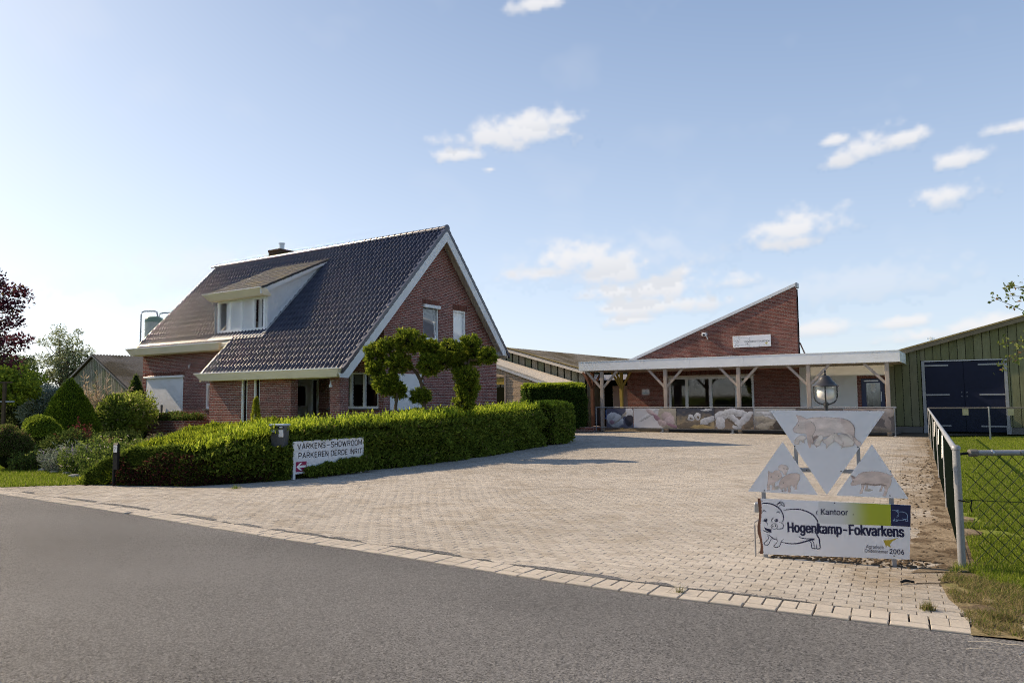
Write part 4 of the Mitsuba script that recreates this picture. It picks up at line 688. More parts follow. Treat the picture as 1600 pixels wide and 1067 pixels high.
BN = [('dark banner with a white pig head beside pale bars, leftmost on the barrier', -5.98, -4.66, ((.10, .10, .14), (.07, .075, .12)), [(-5.55, .52, .42, .32, -.3, Wp), (-5.75, .70, .2, .16, .3, Wp), (-5.72, .42, .12, .10, 0, Pp), (-4.95, .9, .42, .06, .7, Tn), (-5.2, .62, .6, .03, .55, Tn), (-4.82, .85, .2, .3, .5, Wp), (-4.85, .5, .25, .22, .9, Dk)]),
      ('white banner showing a piglet in creased cloth with pink blotches', -4.64, -2.63, ((.50, .50, .54), (.42, .43, .47)), [(-3.0, .7, .5, .6, 0, Tn), (-3.95, .75, .6, .10, .6, Wp), (-3.75, .85, .3, .10, -.5, Pk), (-3.5, .62, .36, .09, -.7, Pp), (-3.3, .42, .22, .14, -.5, Pk), (-3.0, .62, .34, .22, -.6, Pk), (-2.95, .5, .2, .22, 0, (.5, .42, .46)), (-2.8, .28, .3, .07, -.4, Pp)]),
      ('dark banner with piglets lying on straw beneath a white bucket', -2.61, -.94, ((.30, .24, .15), (.05, .055, .075)), [(-1.9, .33, .8, .16, .1, Br), (-1.5, .25, .5, .1, 0, (.36, .28, .14)), (-1.98, .66, .15, .14, 0, Wp), (-1.68, .70, .13, .16, 0, Wp), (-1.96, .62, .05, .04, 0, Br), (-1.66, .66, .05, .04, 0, Br), (-1.22, .56, .40, .14, .35, Wp), (-1.45, .48, .14, .12, 0, Wp), (-1.3, 1.0, .28, .05, 0, Wp)]),
      ('banner crowded with white and pink sows beside the barrier joint', -.92, .70, ((.20, .155, .12), (.09, .08, .085)), [(-.55, .78, .50, .2, .15, Wp), (-.7, .42, .22, .26, .1, Wp), (-.35, .9, .4, .1, .3, Wp), (.10, .88, .36, .15, -.15, Wp), (-.1, .62, .22, .12, -.6, Wp), (.35, .62, .45, .15, .7, Wp), (.05, .36, .22, .16, .6, Wp), (-.2, .5, .3, .05, -.6, Br), (.5, .35, .25, .12, .4, Br)]),
      ('grey brown banner with resting pigs at the left edge of the triangle sign', .72, 2.38, ((.12, .10, .085), (.30, .31, .32)), [(1.3, .86, .5, .07, 0, Wp), (1.1, .62, .45, .12, -.1, Tn), (1.2, .35, .45, .13, .2, Tn), (1.9, .5, .55, .25, .6, (.07, .06, .055)), (1.35, .7, .2, .05, -.3, Wp), (1.4, .3, .1, .08, 0, Br)]),
      ('banner mostly hidden behind the triangle sign, dark at its top', 2.40, 4.16, ((.06, .055, .06), (.10, .09, .095)), [(3.0, .95, .5, .08, 0, Br), (3.6, .55, .5, .2, .1, Tn)]),
      ('dark grey banner with one pale pig haunch, rightmost on the barrier', 4.18, 5.90, ((.075, .075, .085), (.085, .08, .085)), [(5.0, 1.0, 1.2, .07, 0, (.30, .25, .24)), (5.55, .86, .38, .20, .1, (.36, .33, .32)), (5.68, .5, .10, .4, .15, (.24, .22, .22)), (5.3, .3, .5, .08, -.2, (.15, .14, .13))])]
rng = np.random.default_rng(21)
for i, (l, a0, a1, bg, it) in enumerate(BN):
    B(f'm_banner_{i}', prin(blobs(bg, it), .5, .3)); n, m = 26, 12
    ga, gz = np.meshgrid(np.linspace(a0, a1, n), np.linspace(.19, 1.065 - .01 * rng.random(), m))
    gb = -.205 - .035 * meshkit.fbm(np.c_[ga.ravel() * 1.6 + gz.ravel() * 1.2, gz.ravel() * 1.3, 0 * ga.ravel()], 3)
    ii, jj = np.meshgrid(np.arange(n - 1), np.arange(m - 1)); q = (jj * n + ii).ravel()
    k = MB(SF).add(np.c_[ga.ravel(), gb, gz.ravel()], np.c_[q, q + 1, q + 1 + n, q + n]).put('printed_banner', f'm_banner_{i}', True); lab(k, l, 'banner', 'banners hung on the barriers')
MB(SF).box(-5.0, 5.9, .9, 2.9, .0, .10).put('terrace_step', 'm_concrete'); lab('terrace_step', 'low dark concrete terrace edge under the barriers before the showroom', 'step')

# ================================================================== BARNS, CARPORT, SHED, SILOS
gk = thing('green_barn', 'green board-clad barn with navy double doors at the right', 'barn')
rz = lambda a: 3.24 + (a - 5.5) * .268
rng = np.random.default_rng(4)
GA1 = 14.2
MB(SF).wall(sg.Polygon([(5.5, .25), (GA1, .25), (GA1, rz(GA1) - .05), (5.5, rz(5.5) - .05)]).difference(box(6.72, 9.66, 0, 2.93)), 3.05, 3.3).put('green_barn__backing', 'm_board_dark')
MB(SF).wall(sg.Polygon([(GA1, .25), (2 * GA1 - 5.5, .25), (2 * GA1 - 5.5, rz(5.5) - .05), (GA1, rz(GA1) - .05)]), 3.0, 3.3).put('green_barn__far_half', 'm_board_1')
a = 5.45
while a < GA1:
    wd = .262 + .02 * (rng.random() - .5); z0 = 2.95 if (a + wd > 6.74 and a < 9.64) else .27
    def board(x0, x1, z0): MB(SF).wall(sg.Polygon([(x0, z0 + .01 * rng.random()), (x1, z0), (x1, rz(x1) - .07), (x0, rz(x0) - .07)]), 3.0 + .006 * rng.random(), 3.04).put('green_barn__board', f'm_board_{rng.integers(0, 4)}')
    if a < 6.70 < a + wd: board(a, 6.695, .27); board(6.705, a + wd, 2.95)
    elif a < 9.67 < a + wd: board(a, 9.665, 2.95); board(9.675, a + wd, .27)
    else: board(a, a + wd, z0)
    a += wd + .022
for a0, a1 in ((5.5, 6.68), (9.7, GA1)): MB(SF).box(a0, a1, 2.98, 3.2, 0, .25).put('green_barn__plinth', 'm_concrete')
L = 2 * GA1 - 5.5
MB(SF).wall(sg.Polygon([(5.2, rz(5.2) - .16), (GA1, rz(GA1) - .16), (GA1, rz(GA1) + .02), (5.2, rz(5.2) + .02)]), 2.78, 2.82).put('green_barn__barge_board', 'm_brown_trim')
MB(SF).wall(sg.Polygon([(5.2, rz(5.2) + .02), (GA1, rz(GA1) + .02), (GA1, rz(GA1) + .065), (5.2, rz(5.2) + .065)]), 2.74, 2.84).put('green_barn__verge_cap', 'm_lichen')
def corrugated(F, a0, z0, a1, z1, b0, b1, key, bsdf, pitch=.177, amp=.026, along_b=True, nb=2):
    n = int(abs(b1 - b0) / pitch * 6) + 1; bb = np.linspace(b0, b1, n); wv = amp * np.cos(2 * np.pi * (bb - b0) / pitch)
    v = np.vstack([np.c_[np.full(n, a0), bb, z0 + wv], np.c_[np.full(n, a1), bb, z1 + wv]]); i = np.arange(n - 1)
    return MB(F).add(v, np.c_[i, i + 1, i + 1 + n, i + n]).put(key, bsdf, True)
corrugated(SF, 5.15, rz(5.15) + .05, GA1, rz(GA1) + .05, 2.76, 20, 'green_barn__roof', 'm_eternit'); corrugated(SF, L + .3, rz(5.2) + .05, GA1, rz(GA1) + .05, 2.76, 20, 'green_barn__roof', 'm_eternit')
for a0, a1 in ((6.84, 8.19), (8.20, 9.55)): MB(SF).cbox(a0, a1, 3.05, 3.09, .07, 2.90, .006).put('green_barn__door', 'm_navy')
MB(SF).box(6.6, 9.8, 3.25, 3.3, 0, 3.0).put('green_barn__inner_wall', 'm_dark')
for s, (a0, a1) in enumerate(((6.73, 6.84), (9.55, 9.66))): MB(SF).box(a0, a1, 2.985, 3.1, .1, 2.94).put('green_barn__door_post', 'm_galv'); MB(SF).box(a0 - .02, a1 + .03, 2.97, 3.1, 0, .28).put('green_barn__post_foot', 'm_galv')
MB(SF).box(6.84, 9.55, 3.0, 3.1, 2.903, 2.94).put('green_barn__door_head', 'm_steel')
for z in (2.74, 1.55, .30):
    for a0, a1, n in ((6.78, 7.68, 'door'), (8.70, 9.6, 'door_001')): MB(SF).box(a0, a1, 3.02, 3.048, z - .03, z + .03).put(f'green_barn__{n}__hinge_strap', 'm_galv')
for a in (8.10, 8.28):
    for z in (1.48, 1.64): MB(SF).box(a - .015, a + .015, 3.04, 3.052, z - .015, z + .015).put('green_barn__door__bolt', 'm_galv')
# long barn behind the house, gable towards the road
bk = thing('long_barn', 'long low barn with mossy corrugated roof running back between house and showroom', 'barn')
RZ = lambda a: 4.46 - (5.2 - a) * .2815            # ridge at a = 5.2
MB(HF).wall(sg.Polygon([(.3, 0), (10.1, 0), (10.1, RZ(.3) - .2), (5.2, RZ(5.2) - .2), (.3, RZ(.3) - .2)]), 18.06, 18.3).put('long_barn__backing', 'm_board_dark'); MB(HF).box(.32, .5, 18.3, 58, 0, 2.9).put('long_barn__side_wall', 'm_oldboard_0')
a = .3
while a < 7.5:
    wd = .34; t = lambda x: RZ(x) - .2 if x < 5.2 else RZ(10.4 - x) - .2
    MB(HF).wall(sg.Polygon([(a, .0), (a + wd, .0), (a + wd, t(a + wd)), (a, t(a))]), 18.0, 18.05).put('long_barn__board', f'm_oldboard_{rng.integers(0, 3)}'); a += wd + .085
MB(HF).wall(sg.Polygon([(.1, RZ(.1) - .22), (5.2, RZ(5.2) - .22), (5.2, RZ(5.2) - .05), (.1, RZ(.1) - .05)]), 17.7, 17.74).put('long_barn__barge_board', 'm_soffit')
corrugated(HF, 0.0, RZ(0), 5.2, RZ(5.2), 17.68, 60, 'long_barn__roof', 'm_eternit'); corrugated(HF, 10.4, RZ(0), 5.2, RZ(5.2), 17.68, 60, 'long_barn__roof', 'm_eternit')
MB(HF).wall(sg.Polygon([(.0, RZ(0) + .0), (5.2, RZ(5.2)), (5.2, RZ(5.2) + .05), (.0, RZ(0) + .05)]), 17.66, 17.76).put('long_barn__verge_cap', 'm_lichen')
# carport in front of it
pk = thing('carport', 'timber-clad carport with flat beige roof and white fascia behind the house', 'carport')
cz = lambda a: 2.33 + (a - .5) * .329
MB(HF).wall(sg.Polygon([(.48, cz(.48) - .20), (4.6, cz(4.6) - .20), (4.6, cz(4.6)), (.48, cz(.48))]), 14.46, 14.52).put('carport__fascia', 'm_white_trim')
v = [(.48, 14.46, cz(.48) + .01), (4.6, 14.46, cz(4.6) + .01), (5.8, 18.0, cz(4.6) + .2), (.62, 18.0, cz(.48) + .03)]
MB(HF).add(v + [(a, b, z - .08) for a, b, z in v], [[0, 1, 2, 3], [4, 5, 6, 7], [0, 3, 7, 4], [0, 1, 5, 4]]).put('carport__roof', 'm_beige_roof')
MB(HF).box(.55, .62, 14.6, 18, 0, 2.2).put('carport__side_wall', 'm_red_wood')
z = .02; j = 0
while z < 3.3:
    z1 = z + .128; lim = max(.62, .5 + (z1 + .18 - 2.33) / .329); hi_ = 3.07 if z < 2.62 else 4.6
    if lim < hi_: MB(HF).cbox(lim, hi_, 14.56 + .004 * (j % 3), 14.60, z, z1, .006).put('carport__plank', 'm_plank')
    z = z1 + .012; j += 1
MB(HF).box(3.07, 3.17, 14.5, 14.62, 0, 2.75).put('carport__post', 'm_post_wood'); MB(HF).box(3.1, 4.6, 14.62, 14.66, 2.28, 2.62).put('carport__yellow_board', 'm_new_wood'); MB(HF).box(.6, 7.5, 17.9, 17.98, 0, 2.2).put('carport__back', 'm_board_dark')
# car under it
CF = Frame(HF(np.array([3.75, 15.2, 0.0])), V, U)
car = thing('parked_car', 'silver car parked in the carport behind the house, mostly hidden', 'car')
pr = sg.Polygon([(0, .35), (.08, .62), (.35, .78), (1.15, .92), (1.75, 1.38), (2.3, 1.48), (3.2, 1.45), (3.85, 1.02), (4.15, .95), (4.2, .4), (3.9, .28), (.2, .28)]); gw = sg.Polygon([(1.22, .94), (1.78, 1.34), (2.3, 1.43), (3.15, 1.40), (3.72, 1.0)])
MB(CF).wall(pr, -.8, .8).put(car + '__body', 'm_car', 40); MB(CF).wall(gw, -.805, .805).put(car + '__side_window', 'm_pane'); MB(CF).add([(1.16, -.66, .96), (1.16, .66, .96), (1.72, .6, 1.40), (1.72, -.6, 1.40)], [[0, 1, 2, 3]]).put(car + '__windscreen', 'm_pane')
for x in (.75, 3.35):
    for y in (-.8, .62): MB(CF).tube([(x, y, .31), (x, y + .18, .31)], .31, 20).put(car + '__wheel', 'm_rubber')
for y in (-.68, .42): MB(CF).box(-.01, .1, y, y + .26, .55, .68).put(car + '__headlight', 'm_paper')
# grey-green shed far left and two silos
sh = thing('garden_shed', 'weathered grey-green corrugated shed gable beyond the garden at the left', 'shed')
DF = Frame([-23.9, 42, 0], U * -1, V)               # a to the right along the gable
hw_, zr, ze = 4.2, 4.22, 2.05
MB(DF).wall(sg.Polygon([(-hw_, 0), (hw_, 0), (hw_, ze), (0, zr), (-hw_, ze)]), .06, .2).put(sh + '__backing', 'm_board_dark')
na = 47
for i in range(na):
    a0 = -hw_ + i * 2 * hw_ / na; a1 = a0 + 2 * hw_ / na - .035; t = lambda x: zr - abs(x) * (zr - ze) / hw_ - .1
    if t(a0) > .2: MB(DF).wall(sg.Polygon([(a0, 0), (a1, 0), (a1, t(a1)), (a0, t(a0))]), .0, .05).put(sh + '__cladding_board', f'm_oldboard_{rng.integers(0, 3)}')
for s in (-1, 1):
    MB(DF).wall(sg.Polygon([(s * (hw_ + .3), ze - .24), (0, zr - .06), (0, zr + .05), (s * (hw_ + .3), ze - .12)]), -.16, -.1).put(sh + '__barge_board', 'm_lampblack')
    corrugated(DF, s * (hw_ + .35), ze - .12, 0, zr + .06, -.15, 14, sh + '__roof', 'm_eternit')
for i, (x, y, l) in enumerate(((-23.44, 48.0, 'pale green feed silo with pipe hoop, left of the pair behind the house roof'), (-22.75, 49.0, 'pale green feed silo, right of the pair, mostly hidden by the house roof'))):
    k = thing('feed_silo', l, 'silo', 'silos behind the house')
    MB().lathe([(.52, 2.5), (.56, 2.6), (.56, 6.85)], (x, y, 0), 32).put(k + '__body', 'm_silo', 40); MB().lathe([(.57, 6.7), (.57, 6.86), (.5, 7.0), (.3, 7.09), (0.0, 7.12)], (x, y, 0), 32).put(k + '__lid', 'm_silo_top', 40); MB().lathe([(.1, 1.1), (.52, 2.5)], (x, y, 0), 24).put(k + '__hopper', 'm_silo')
    MB().tube([(x - .72, y - .3, 1.0), (x - .72, y - .3, 7.2), (x - .66, y - .3, 7.36), (x - .5, y - .3, 7.42), (x + .15, y - .3, 7.42), (x + .3, y - .3, 7.36), (x + .33, y - .2, 7.0)], .045, 8).put(k + '__pipe', 'm_lead')
    for q in range(4): MB().bar((x + .5 * math.cos(q * 1.57 + .8), y + .5 * math.sin(q * 1.57 + .8), 0), (x + .5 * math.cos(q * 1.57 + .8), y + .5 * math.sin(q * 1.57 + .8), 2.6), .1).put(k + '__leg', 'm_steel')

# ================================================================== FARM SIGN AND LAMP
fk = thing('farm_sign', 'white farm sign of three painted triangles above a long board, by the drive', 'sign')
for s, z in ((.05, .78), (1.19, .80)):
    MB(GF).cbox(s - .02, s + .02, .0, .035, -.02, z, .003).put(fk + '__post', 'm_galv')
for s in (.367, .925): MB(GF).cbox(s - .018, s + .018, .0, .03, .74, 1.20, .003).put(fk + '__upright', 'm_galv')
MB(GF).cbox(.10, 1.20, .004, .03, .845, .885, .003).put(fk + '__cross_bar', 'm_galv')
def panel(pts, key, b0=-.012, b1=-.001, F=GF, m='m_board_paint'): return MB(F).wall(sg.Polygon(pts).buffer(-.004).buffer(.004, quad_segs=2), b0, b1).put(key, m)
tp = fk + '__triangle_panel'
k = panel([(.142, 1.448), (1.172, 1.440), (.635, .636)], tp); lab(k, 'inverted triangle panel painted with a sow nursing piglets')
SL = -.0128
sow = fk + '__triangle_panel__sow_picture'
flat(GF, SOW['legfar'], SL, 'm_pig_dark', sow); flat(GF, SOW['body'], SL - .001, 'm_pig', sow); flat(GF, SOW['hindleg'], SL - .002, 'm_pig_mid', sow); flat(GF, SOW['foreleg'], SL - .002, 'm_pig_mid', sow); flat(GF, SOW['ear'], SL - .0025, 'm_pig_mid', sow)
MB(GF).wall(shapely.union_all([brush(SOW[n][:j] if j else SOW[n], .004, .001) for n, j in (('foreleg', 9), ('hindleg', 8))]), SL - .0035, SL - .004).put(sow, 'm_pigline')
MB(GF).wall(sg.Polygon(SOW['body']).buffer(0).boundary.buffer(.0018), SL - .0025, SL - .003).put(sow, 'm_pig_dark')
for i, p in enumerate(PIGLETS):
    flat(GF, p, SL - .003 - .0006 * i, 'm_piglet', fk + '__triangle_panel__piglet_picture'); MB(GF).wall(sg.Polygon(p).buffer(0).boundary.buffer(.0016), SL - .0042 - .0006 * i, SL - .0046 - .0006 * i).put(fk + '__triangle_panel__piglet_picture', 'm_pig_dark')
MB(GF).wall(sg.Point(.405, 1.300).buffer(.006), SL - .003, SL - .0036).put(sow, 'm_pigline')
k = panel([(.249, 1.139), (-.096, .638), (.553, .630)], tp); lab(k, 'left triangle panel painted with three piglets')
k2 = k + '__piglets_picture'
flat(GF, SMALLPIGS['s'], SL, 'm_straw', k2); flat(GF, SMALLPIGS['b'], SL - .0006, 'm_pig', k2); flat(GF, SMALLPIGS['a'], SL - .0012, 'm_pig_mid', k2); flat(GF, SMALLPIGS['c'], SL - .0018, 'm_pig_mid', k2)
for n, o_ in (('b', .0008), ('a', .0014), ('c', .002)): MB(GF).wall(sg.Polygon(SMALLPIGS[n]).buffer(0).boundary.buffer(.0018), SL - o_, SL - o_ - .0004).put(k2, 'm_pig_dark')
MB(GF).wall(shapely.union_all([sg.Point(*q).buffer(.005) for q in ((.132, .79), (.243, .735), (.252, .875), (.283, .872), (.20, .80))]), SL - .0026, SL - .003).put(k2, 'm_pigline')
k = panel([(1.047, 1.127), (.717, .634), (1.333, .629)], tp); lab(k, 'right triangle panel painted with a walking boar')
k2 = k + '__boar_picture'
flat(GF, BOAR['ground'], SL, 'm_straw', k2); flat(GF, BOAR['body'], SL - .0006, 'm_pig_mid', k2); flat(GF, BOAR['shade'], SL - .0012, 'm_pig_dark', k2); flat(GF, BOAR['ear'], SL - .0018, 'm_pig_dark', k2)
MB(GF).wall(sg.Polygon(BOAR['body']).buffer(0).boundary.buffer(.0018), SL - .0008, SL - .0012).put(k2, 'm_pig_dark')
MB(GF).wall(sg.Point(.872, .772).buffer(.005), SL - .0022, SL - .0026).put(k2, 'm_pigline')
bd = fk + '__long_board'; USED[bd] = 1
wv = [(.022 + .010 * math.sin(i * 1.1), z) for i, z in enumerate(np.linspace(.571, .028, 9))]
scene[bd] = ply(MB(GF).wall(sg.Polygon([(1.348, .572), (1.318, .076)] + [(a, z) for a, z in wv[::-1]]), -.012, -.002).mesh(), 'm_board_paint'); labels[bd] = {'label': 'long white board with a pig outline and the farm name'}
MB(GF).wall(sg.Polygon([(a + .001, z) for a, z in wv] + [(a - .028 - .006 * math.sin(i * 1.7), z) for i, (a, z) in list(enumerate(wv))[::-1]]), -.005, .012).put(bd + '__torn_edge', 'm_red_wood')
logo = shapely.union_all([brush(LOGO[n], .0135 if n in ('back', 'haunch', 'head') else .0095) for n in LOGO if n not in ('mouth', 'ear2', 'cheek', 'facel', 'facer', 'browl', 'browr', 'chin', 'leg1', 'leg2', 'hind2', 'rear3', 'tail', 'ear')] + [brush(LOGO[n], .0080, .0045) for n in ('ear', 'ear2', 'cheek', 'facel', 'facer', 'chin', 'leg1', 'leg2', 'hind2', 'rear3', 'tail')] + [brush(LOGO[n], .010, .004) for n in ('browl', 'browr')]
    + [sg.Polygon(LOGO['mouth']).buffer(.003)] + [sg.Point(*LOGOC[e]).buffer(.0165).difference(sg.Point(LOGOC[e][0] - .006, LOGOC[e][1] + .006).buffer(.005)) for e in ('eyel', 'eyer')]
    + [aff.rotate(aff.scale(sg.Point(*LOGOC['snout']).buffer(.029), 1.08, .9), 20).boundary.buffer(.0028)] + [aff.scale(sg.Point(*LOGOC[n]).buffer(.008), .6, 1.2) for n in ('n1', 'n2')])
logo = logo.intersection(sg.Polygon([(.035, 0), (1, 0), (1, 1), (.035, 1)]))
MB(GF).wall(logo, -.0125, -.0130).put(bd + '__pig_outline', 'm_ink')
def heavy(F, s, a0, z0, width, cap, b, key, slope, m='m_ink', stretch=.0035):
    mk = meshkit.text_mesh(s, 1.0, 1.0, True); v = np.array(mk.vertices); x0, x1 = v[:, 0].min(), v[:, 0].max(); pl = []
    for dx in ((-.5, -.17, .17, .5) if stretch > .006 else (-.5, .5)):
        a = a0 + (v[:, 0] - x0) / (x1 - x0) * (width - stretch) + (dx + .5) * stretch
        put(key, (F(np.c_[a, b - v[:, 2] * .0005 - .0001 * dx, z0 + v[:, 1] * cap + (a - a0) * slope]), np.array(mk.faces)), m)
heavy(GF, 'Hogenkamp-Fokvarkens', .264, .260, 1.02, .092, -.0132, bd + '__lettering', .020, stretch=.007)
text(GF, 'Agrarisch', .957, .154, .150, .032, -.0132, 'm_ink', bd + '__lettering'); text(GF, 'Ondernemer', .945, .116, .196, .030, -.0132, 'm_ink', bd + '__lettering', slope=.01); text(GF, '2006', 1.154, .118, .120, .044, -.0132, 'm_ink', bd + '__lettering', bold=True)
flat(GF, ARROW, -.0132, 'm_gold', bd + '__emblem')
MB(GF).wall(sg.Polygon([(.557, .570), (1.182, .572), (1.176, .374), (.546, .360)]), -.0145, -.0124).put(bd + '__green_strip', 'm_kantoor')
text(GF, 'Kantoor', .575, .447, .24, .052, -.0147, 'm_ink', bd + '__lettering', bold=True, slope=.02)
MB(GF).wall(sg.Polygon([(1.183, .572), (1.348, .572), (1.337, .376), (1.177, .374)]), -.0147, -.0126).put(bd + '__blue_square', 'm_signblue')
mini = aff.affine_transform(shapely.union_all([brush(LOGO[n], .022, .012) for n in ('head', 'back', 'haunch', 'leg1', 'leg2', 'cheek', 'ear')]), [.235, 0, 0, .235, 1.187, .395])
MB(GF).wall(mini, -.0149, -.0153).put(bd + '__blue_square__pig_outline', 'm_lightblue')
for q in ((.035, .55), (.03, .05), (.70, .56), (.86, .46), (1.20, .55), (1.19, .10), (.06, .652), (.23, .655), (.36, 1.098), (.925, 1.098), (.46, .865), (.77, .865), (.345, .985), (.94, .97), (1.18, .652)):
    MB(GF).tube([GF_ for GF_ in ((q[0], -.016, q[1]), (q[0], -.010, q[1]))], .006, 8).put(fk + '__bolt', 'm_lampblack')
MB(GF).tube([(-.05, .05, -.02), (-.05, .05, .30), (-.045, .05, .33), (-.02, .05, .345), (.0, .05, .34)], .008, 8).put(fk + '__bent_rod', 'm_galv'); MB(GF).cbox(-.05, .0, .03, .10, .42, .52, .01).put(fk + '__clip', 'm_steel')
# lamp behind the sign
lc = GF(np.array([.658, .080, 0.])); lk = thing('garden_lamp', 'black lantern with domed hat rising behind the top of the triangle sign', 'lamp')
MB().lathe([(.0, 1.845), (.010, 1.84), (.014, 1.825), (.007, 1.815), (.016, 1.80), (.010, 1.792), (.030, 1.787), (.045, 1.778), (.058, 1.758), (.072, 1.735), (.092, 1.718), (.098, 1.705), (.120, 1.692), (.122, 1.684), (.104, 1.680), (.03, 1.675), (.0, 1.675)], lc, 36).put(lk + '__hat', 'm_lampblack', 35)
MB().lathe([(.088, 1.677), (.088, 1.62), (.084, 1.585), (.07, 1.555), (.045, 1.54), (.0, 1.536)], lc, 32).put(lk + '__glass', 'm_lampglass', True)
MB().lathe([(.0, 1.668), (.066, 1.664), (.079, 1.625), (.076, 1.588), (.058, 1.562), (.0, 1.548)], lc, 24).put(lk + '__bulb', 'm_lampbulb', True)
arc = [(-.106, 0, 1.68), (-.106, 0, 1.60), (-.104, 0, 1.57), (-.092, 0, 1.54), (-.07, 0, 1.52), (-.04, 0, 1.508), (0, 0, 1.503), (.04, 0, 1.508), (.07, 0, 1.52), (.092, 0, 1.54), (.104, 0, 1.57), (.106, 0, 1.60), (.106, 0, 1.68)]
for r_ in (0, math.pi / 2): MB(Frame(lc, WS * math.cos(r_) + NS * math.sin(r_), NS * math.cos(r_) - WS * math.sin(r_))).tube(arc, .007, 8).put(lk + '__arm', 'm_lampblack', 40)
MB().lathe([(.0, 1.53), (.022, 1.525), (.024, 1.50), (.03, 1.495), (.018, 1.485), (.018, 1.43), (.028, 1.42), (.028, .98), (.0, .97)], lc, 20).put(lk + '__post', 'm_lampblack', 40)

# ================================================================== HEDGE SIGN, LETTER BOX, HOUSE NUMBER
e1 = np.array([1.12, 1.45, 0]); e1 /= np.linalg.norm(e1); VF = Frame([-4.43, 14.93, 0], e1, [-e1[1], e1[0], 0])
k = thing('parking_sign', 'white board VARKENS-SHOWROOM with a maroon arrow, set in the hedge', 'sign')
MB(VF).cbox(.0, 1.84, -.02, .0, .10, .755, .003).put(k + '__board', 'm_old_sign')
for a in (.04, 1.78): MB(VF).cbox(a - .03, a + .03, .0, .05, -.02, .74, .004).put(k + '__post', 'm_white_trim')
MB(VF).box(.0, .05, -.018, .0, .0, .10).put(k + '__leg', 'm_white_trim')
GL = dict(V=[[(0, 1), (.3, 0), (.6, 1)]], A=[[(0, 0), (.3, 1), (.6, 0)], [(.12, .28), (.48, .28)]], R=[[(0, 0), (0, 1), (.38, 1), (.52, .88), (.52, .60), (.38, .48), (0, .48)], [(.28, .48), (.54, 0)]], K=[[(0, 0), (0, 1)], [(.54, 1), (.02, .38)], [(.18, .56), (.56, 0)]],
    E=[[(.46, 1), (0, 1), (0, 0), (.46, 0)], [(0, .5), (.40, .5)]], N=[[(0, 0), (0, 1), (.52, 0), (.52, 1)]], S=[[(.50, .80), (.50, .9), (.40, 1), (.10, 1), (0, .9), (0, .64), (.10, .55), (.40, .45), (.50, .36), (.50, .1), (.40, 0), (.10, 0), (0, .1), (0, .2)]], H=[[(0, 0), (0, 1)], [(.52, 0), (.52, 1)], [(0, .5), (.52, .5)]],
    O=[[(.12, 0), (0, .12), (0, .88), (.12, 1), (.40, 1), (.52, .88), (.52, .12), (.40, 0), (.12, 0)]], W=[[(0, 1), (.2, 0), (.42, .86), (.64, 0), (.84, 1)]], M=[[(0, 0), (0, 1), (.34, .25), (.68, 1), (.68, 0)]], P=[[(0, 0), (0, 1), (.38, 1), (.52, .88), (.52, .58), (.38, .44), (0, .44)]], D=[[(0, 0), (0, 1), (.36, 1), (.52, .84), (.52, .16), (.36, 0), (0, 0)]], I=[[(0, 0), (0, 1)]], T=[[(0, 1), (.56, 1)], [(.28, 0), (.28, 1)]])
GL['-'] = [[(.05, .45), (.75, .45)]]; GL[' '] = []
def block(line, a0, a1, z0, cap, stroke=.15):
    x, shp = 0.0, []
    for ch in line:
        st = [sg.LineString([(px + x, pz * (1 - stroke) + stroke / 2) for px, pz in l]).buffer(stroke / 2, cap_style='flat', join_style='mitre', mitre_limit=2.5) for l in GL[ch]]
        shp += st; x += (max([px for l in GL[ch] for px, _ in l]) if GL[ch] else .12) + .27
    u = shapely.union_all(shp); b = u.bounds; k_ = (a1 - a0) / (b[2] - b[0]); return aff.translate(aff.scale(u, k_, cap, origin=(b[0], 0)), a0 - b[0], z0)
for line, a0, a1, z0 in (('VARKENS-SHOWROOM', .09, 1.78, .588), ('PARKEREN DERDE INRIT', .12, 1.78, .405)):
    for g_ in block(line, a0, a1, z0, .120).geoms: MB(VF).wall(g_, -.0205, -.0215).put(k + '__letter', 'm_textblack')
MB(VF).box(.06, .32, -.0225, -.0205, .145, .345).put(k + '__arrow_square', 'm_maroon')
ar = sg.Polygon([(.075, .245), (.17, .325), (.215, .325), (.15, .268), (.305, .268), (.305, .222), (.15, .222), (.215, .165), (.17, .165)]); MB(VF).wall(ar, -.0227, -.0235).put(k + '__arrow_square__arrow', 'm_board_paint')
k = thing('letter_box', 'grey letter box with pale blue lid on a post before the hedge', 'letter box')
MF = Frame([-4.70, 14.78, 0], [.97, -.22, 0], [.22, .97, 0])
MB(MF).add([(x, y, z) for z, g, h in ((.66, .125, .0), (1.08, .155, .02)) for x, y in ((-g, -h), (g, -h), (g, .2), (-g, .2))], [[0, 1, 2, 3], [4, 5, 6, 7], [0, 1, 5, 4], [1, 2, 6, 5], [2, 3, 7, 6], [3, 0, 4, 7]]).put(k + '__body', 'm_grey_box')
MB(MF).cbox(-.17, .17, -.045, .22, 1.078, 1.115, .012).put(k + '__lid', 'm_lid'); MB(MF).box(-.15, .15, -.027, -.01, 1.035, 1.074).put(k + '__flap', 'm_black')
MB(MF).box(-.125, -.02, -.024, -.008, .955, 1.005).put(k + '__sticker', 'm_paper'); MB(MF).box(-.12, -.07, -.026, -.02, .965, .995).put(k + '__sticker', 'm_sticker'); MB(MF).box(.045, .14, -.026, -.008, .86, 1.0).put(k + '__notice', 'm_paper'); MB(MF).box(-.12, -.05, -.029, -.02, 1.045, 1.062).put(k + '__sticker', 'm_yellowcard'); MB(MF).box(.06, .13, -.029, -.02, 1.043, 1.064).put(k + '__sticker', 'm_paper')
MB(MF).cbox(-.03, .03, .1, .16, 0, .67, .004).put(k + '__post', 'm_lampblack')
k = thing('house_number_post', 'black post with small white number plate at the left end of the hedge', 'house number')
NF = Frame([-7.56, 14.10, 0], [.88, -.47, 0], [.47, .88, 0])
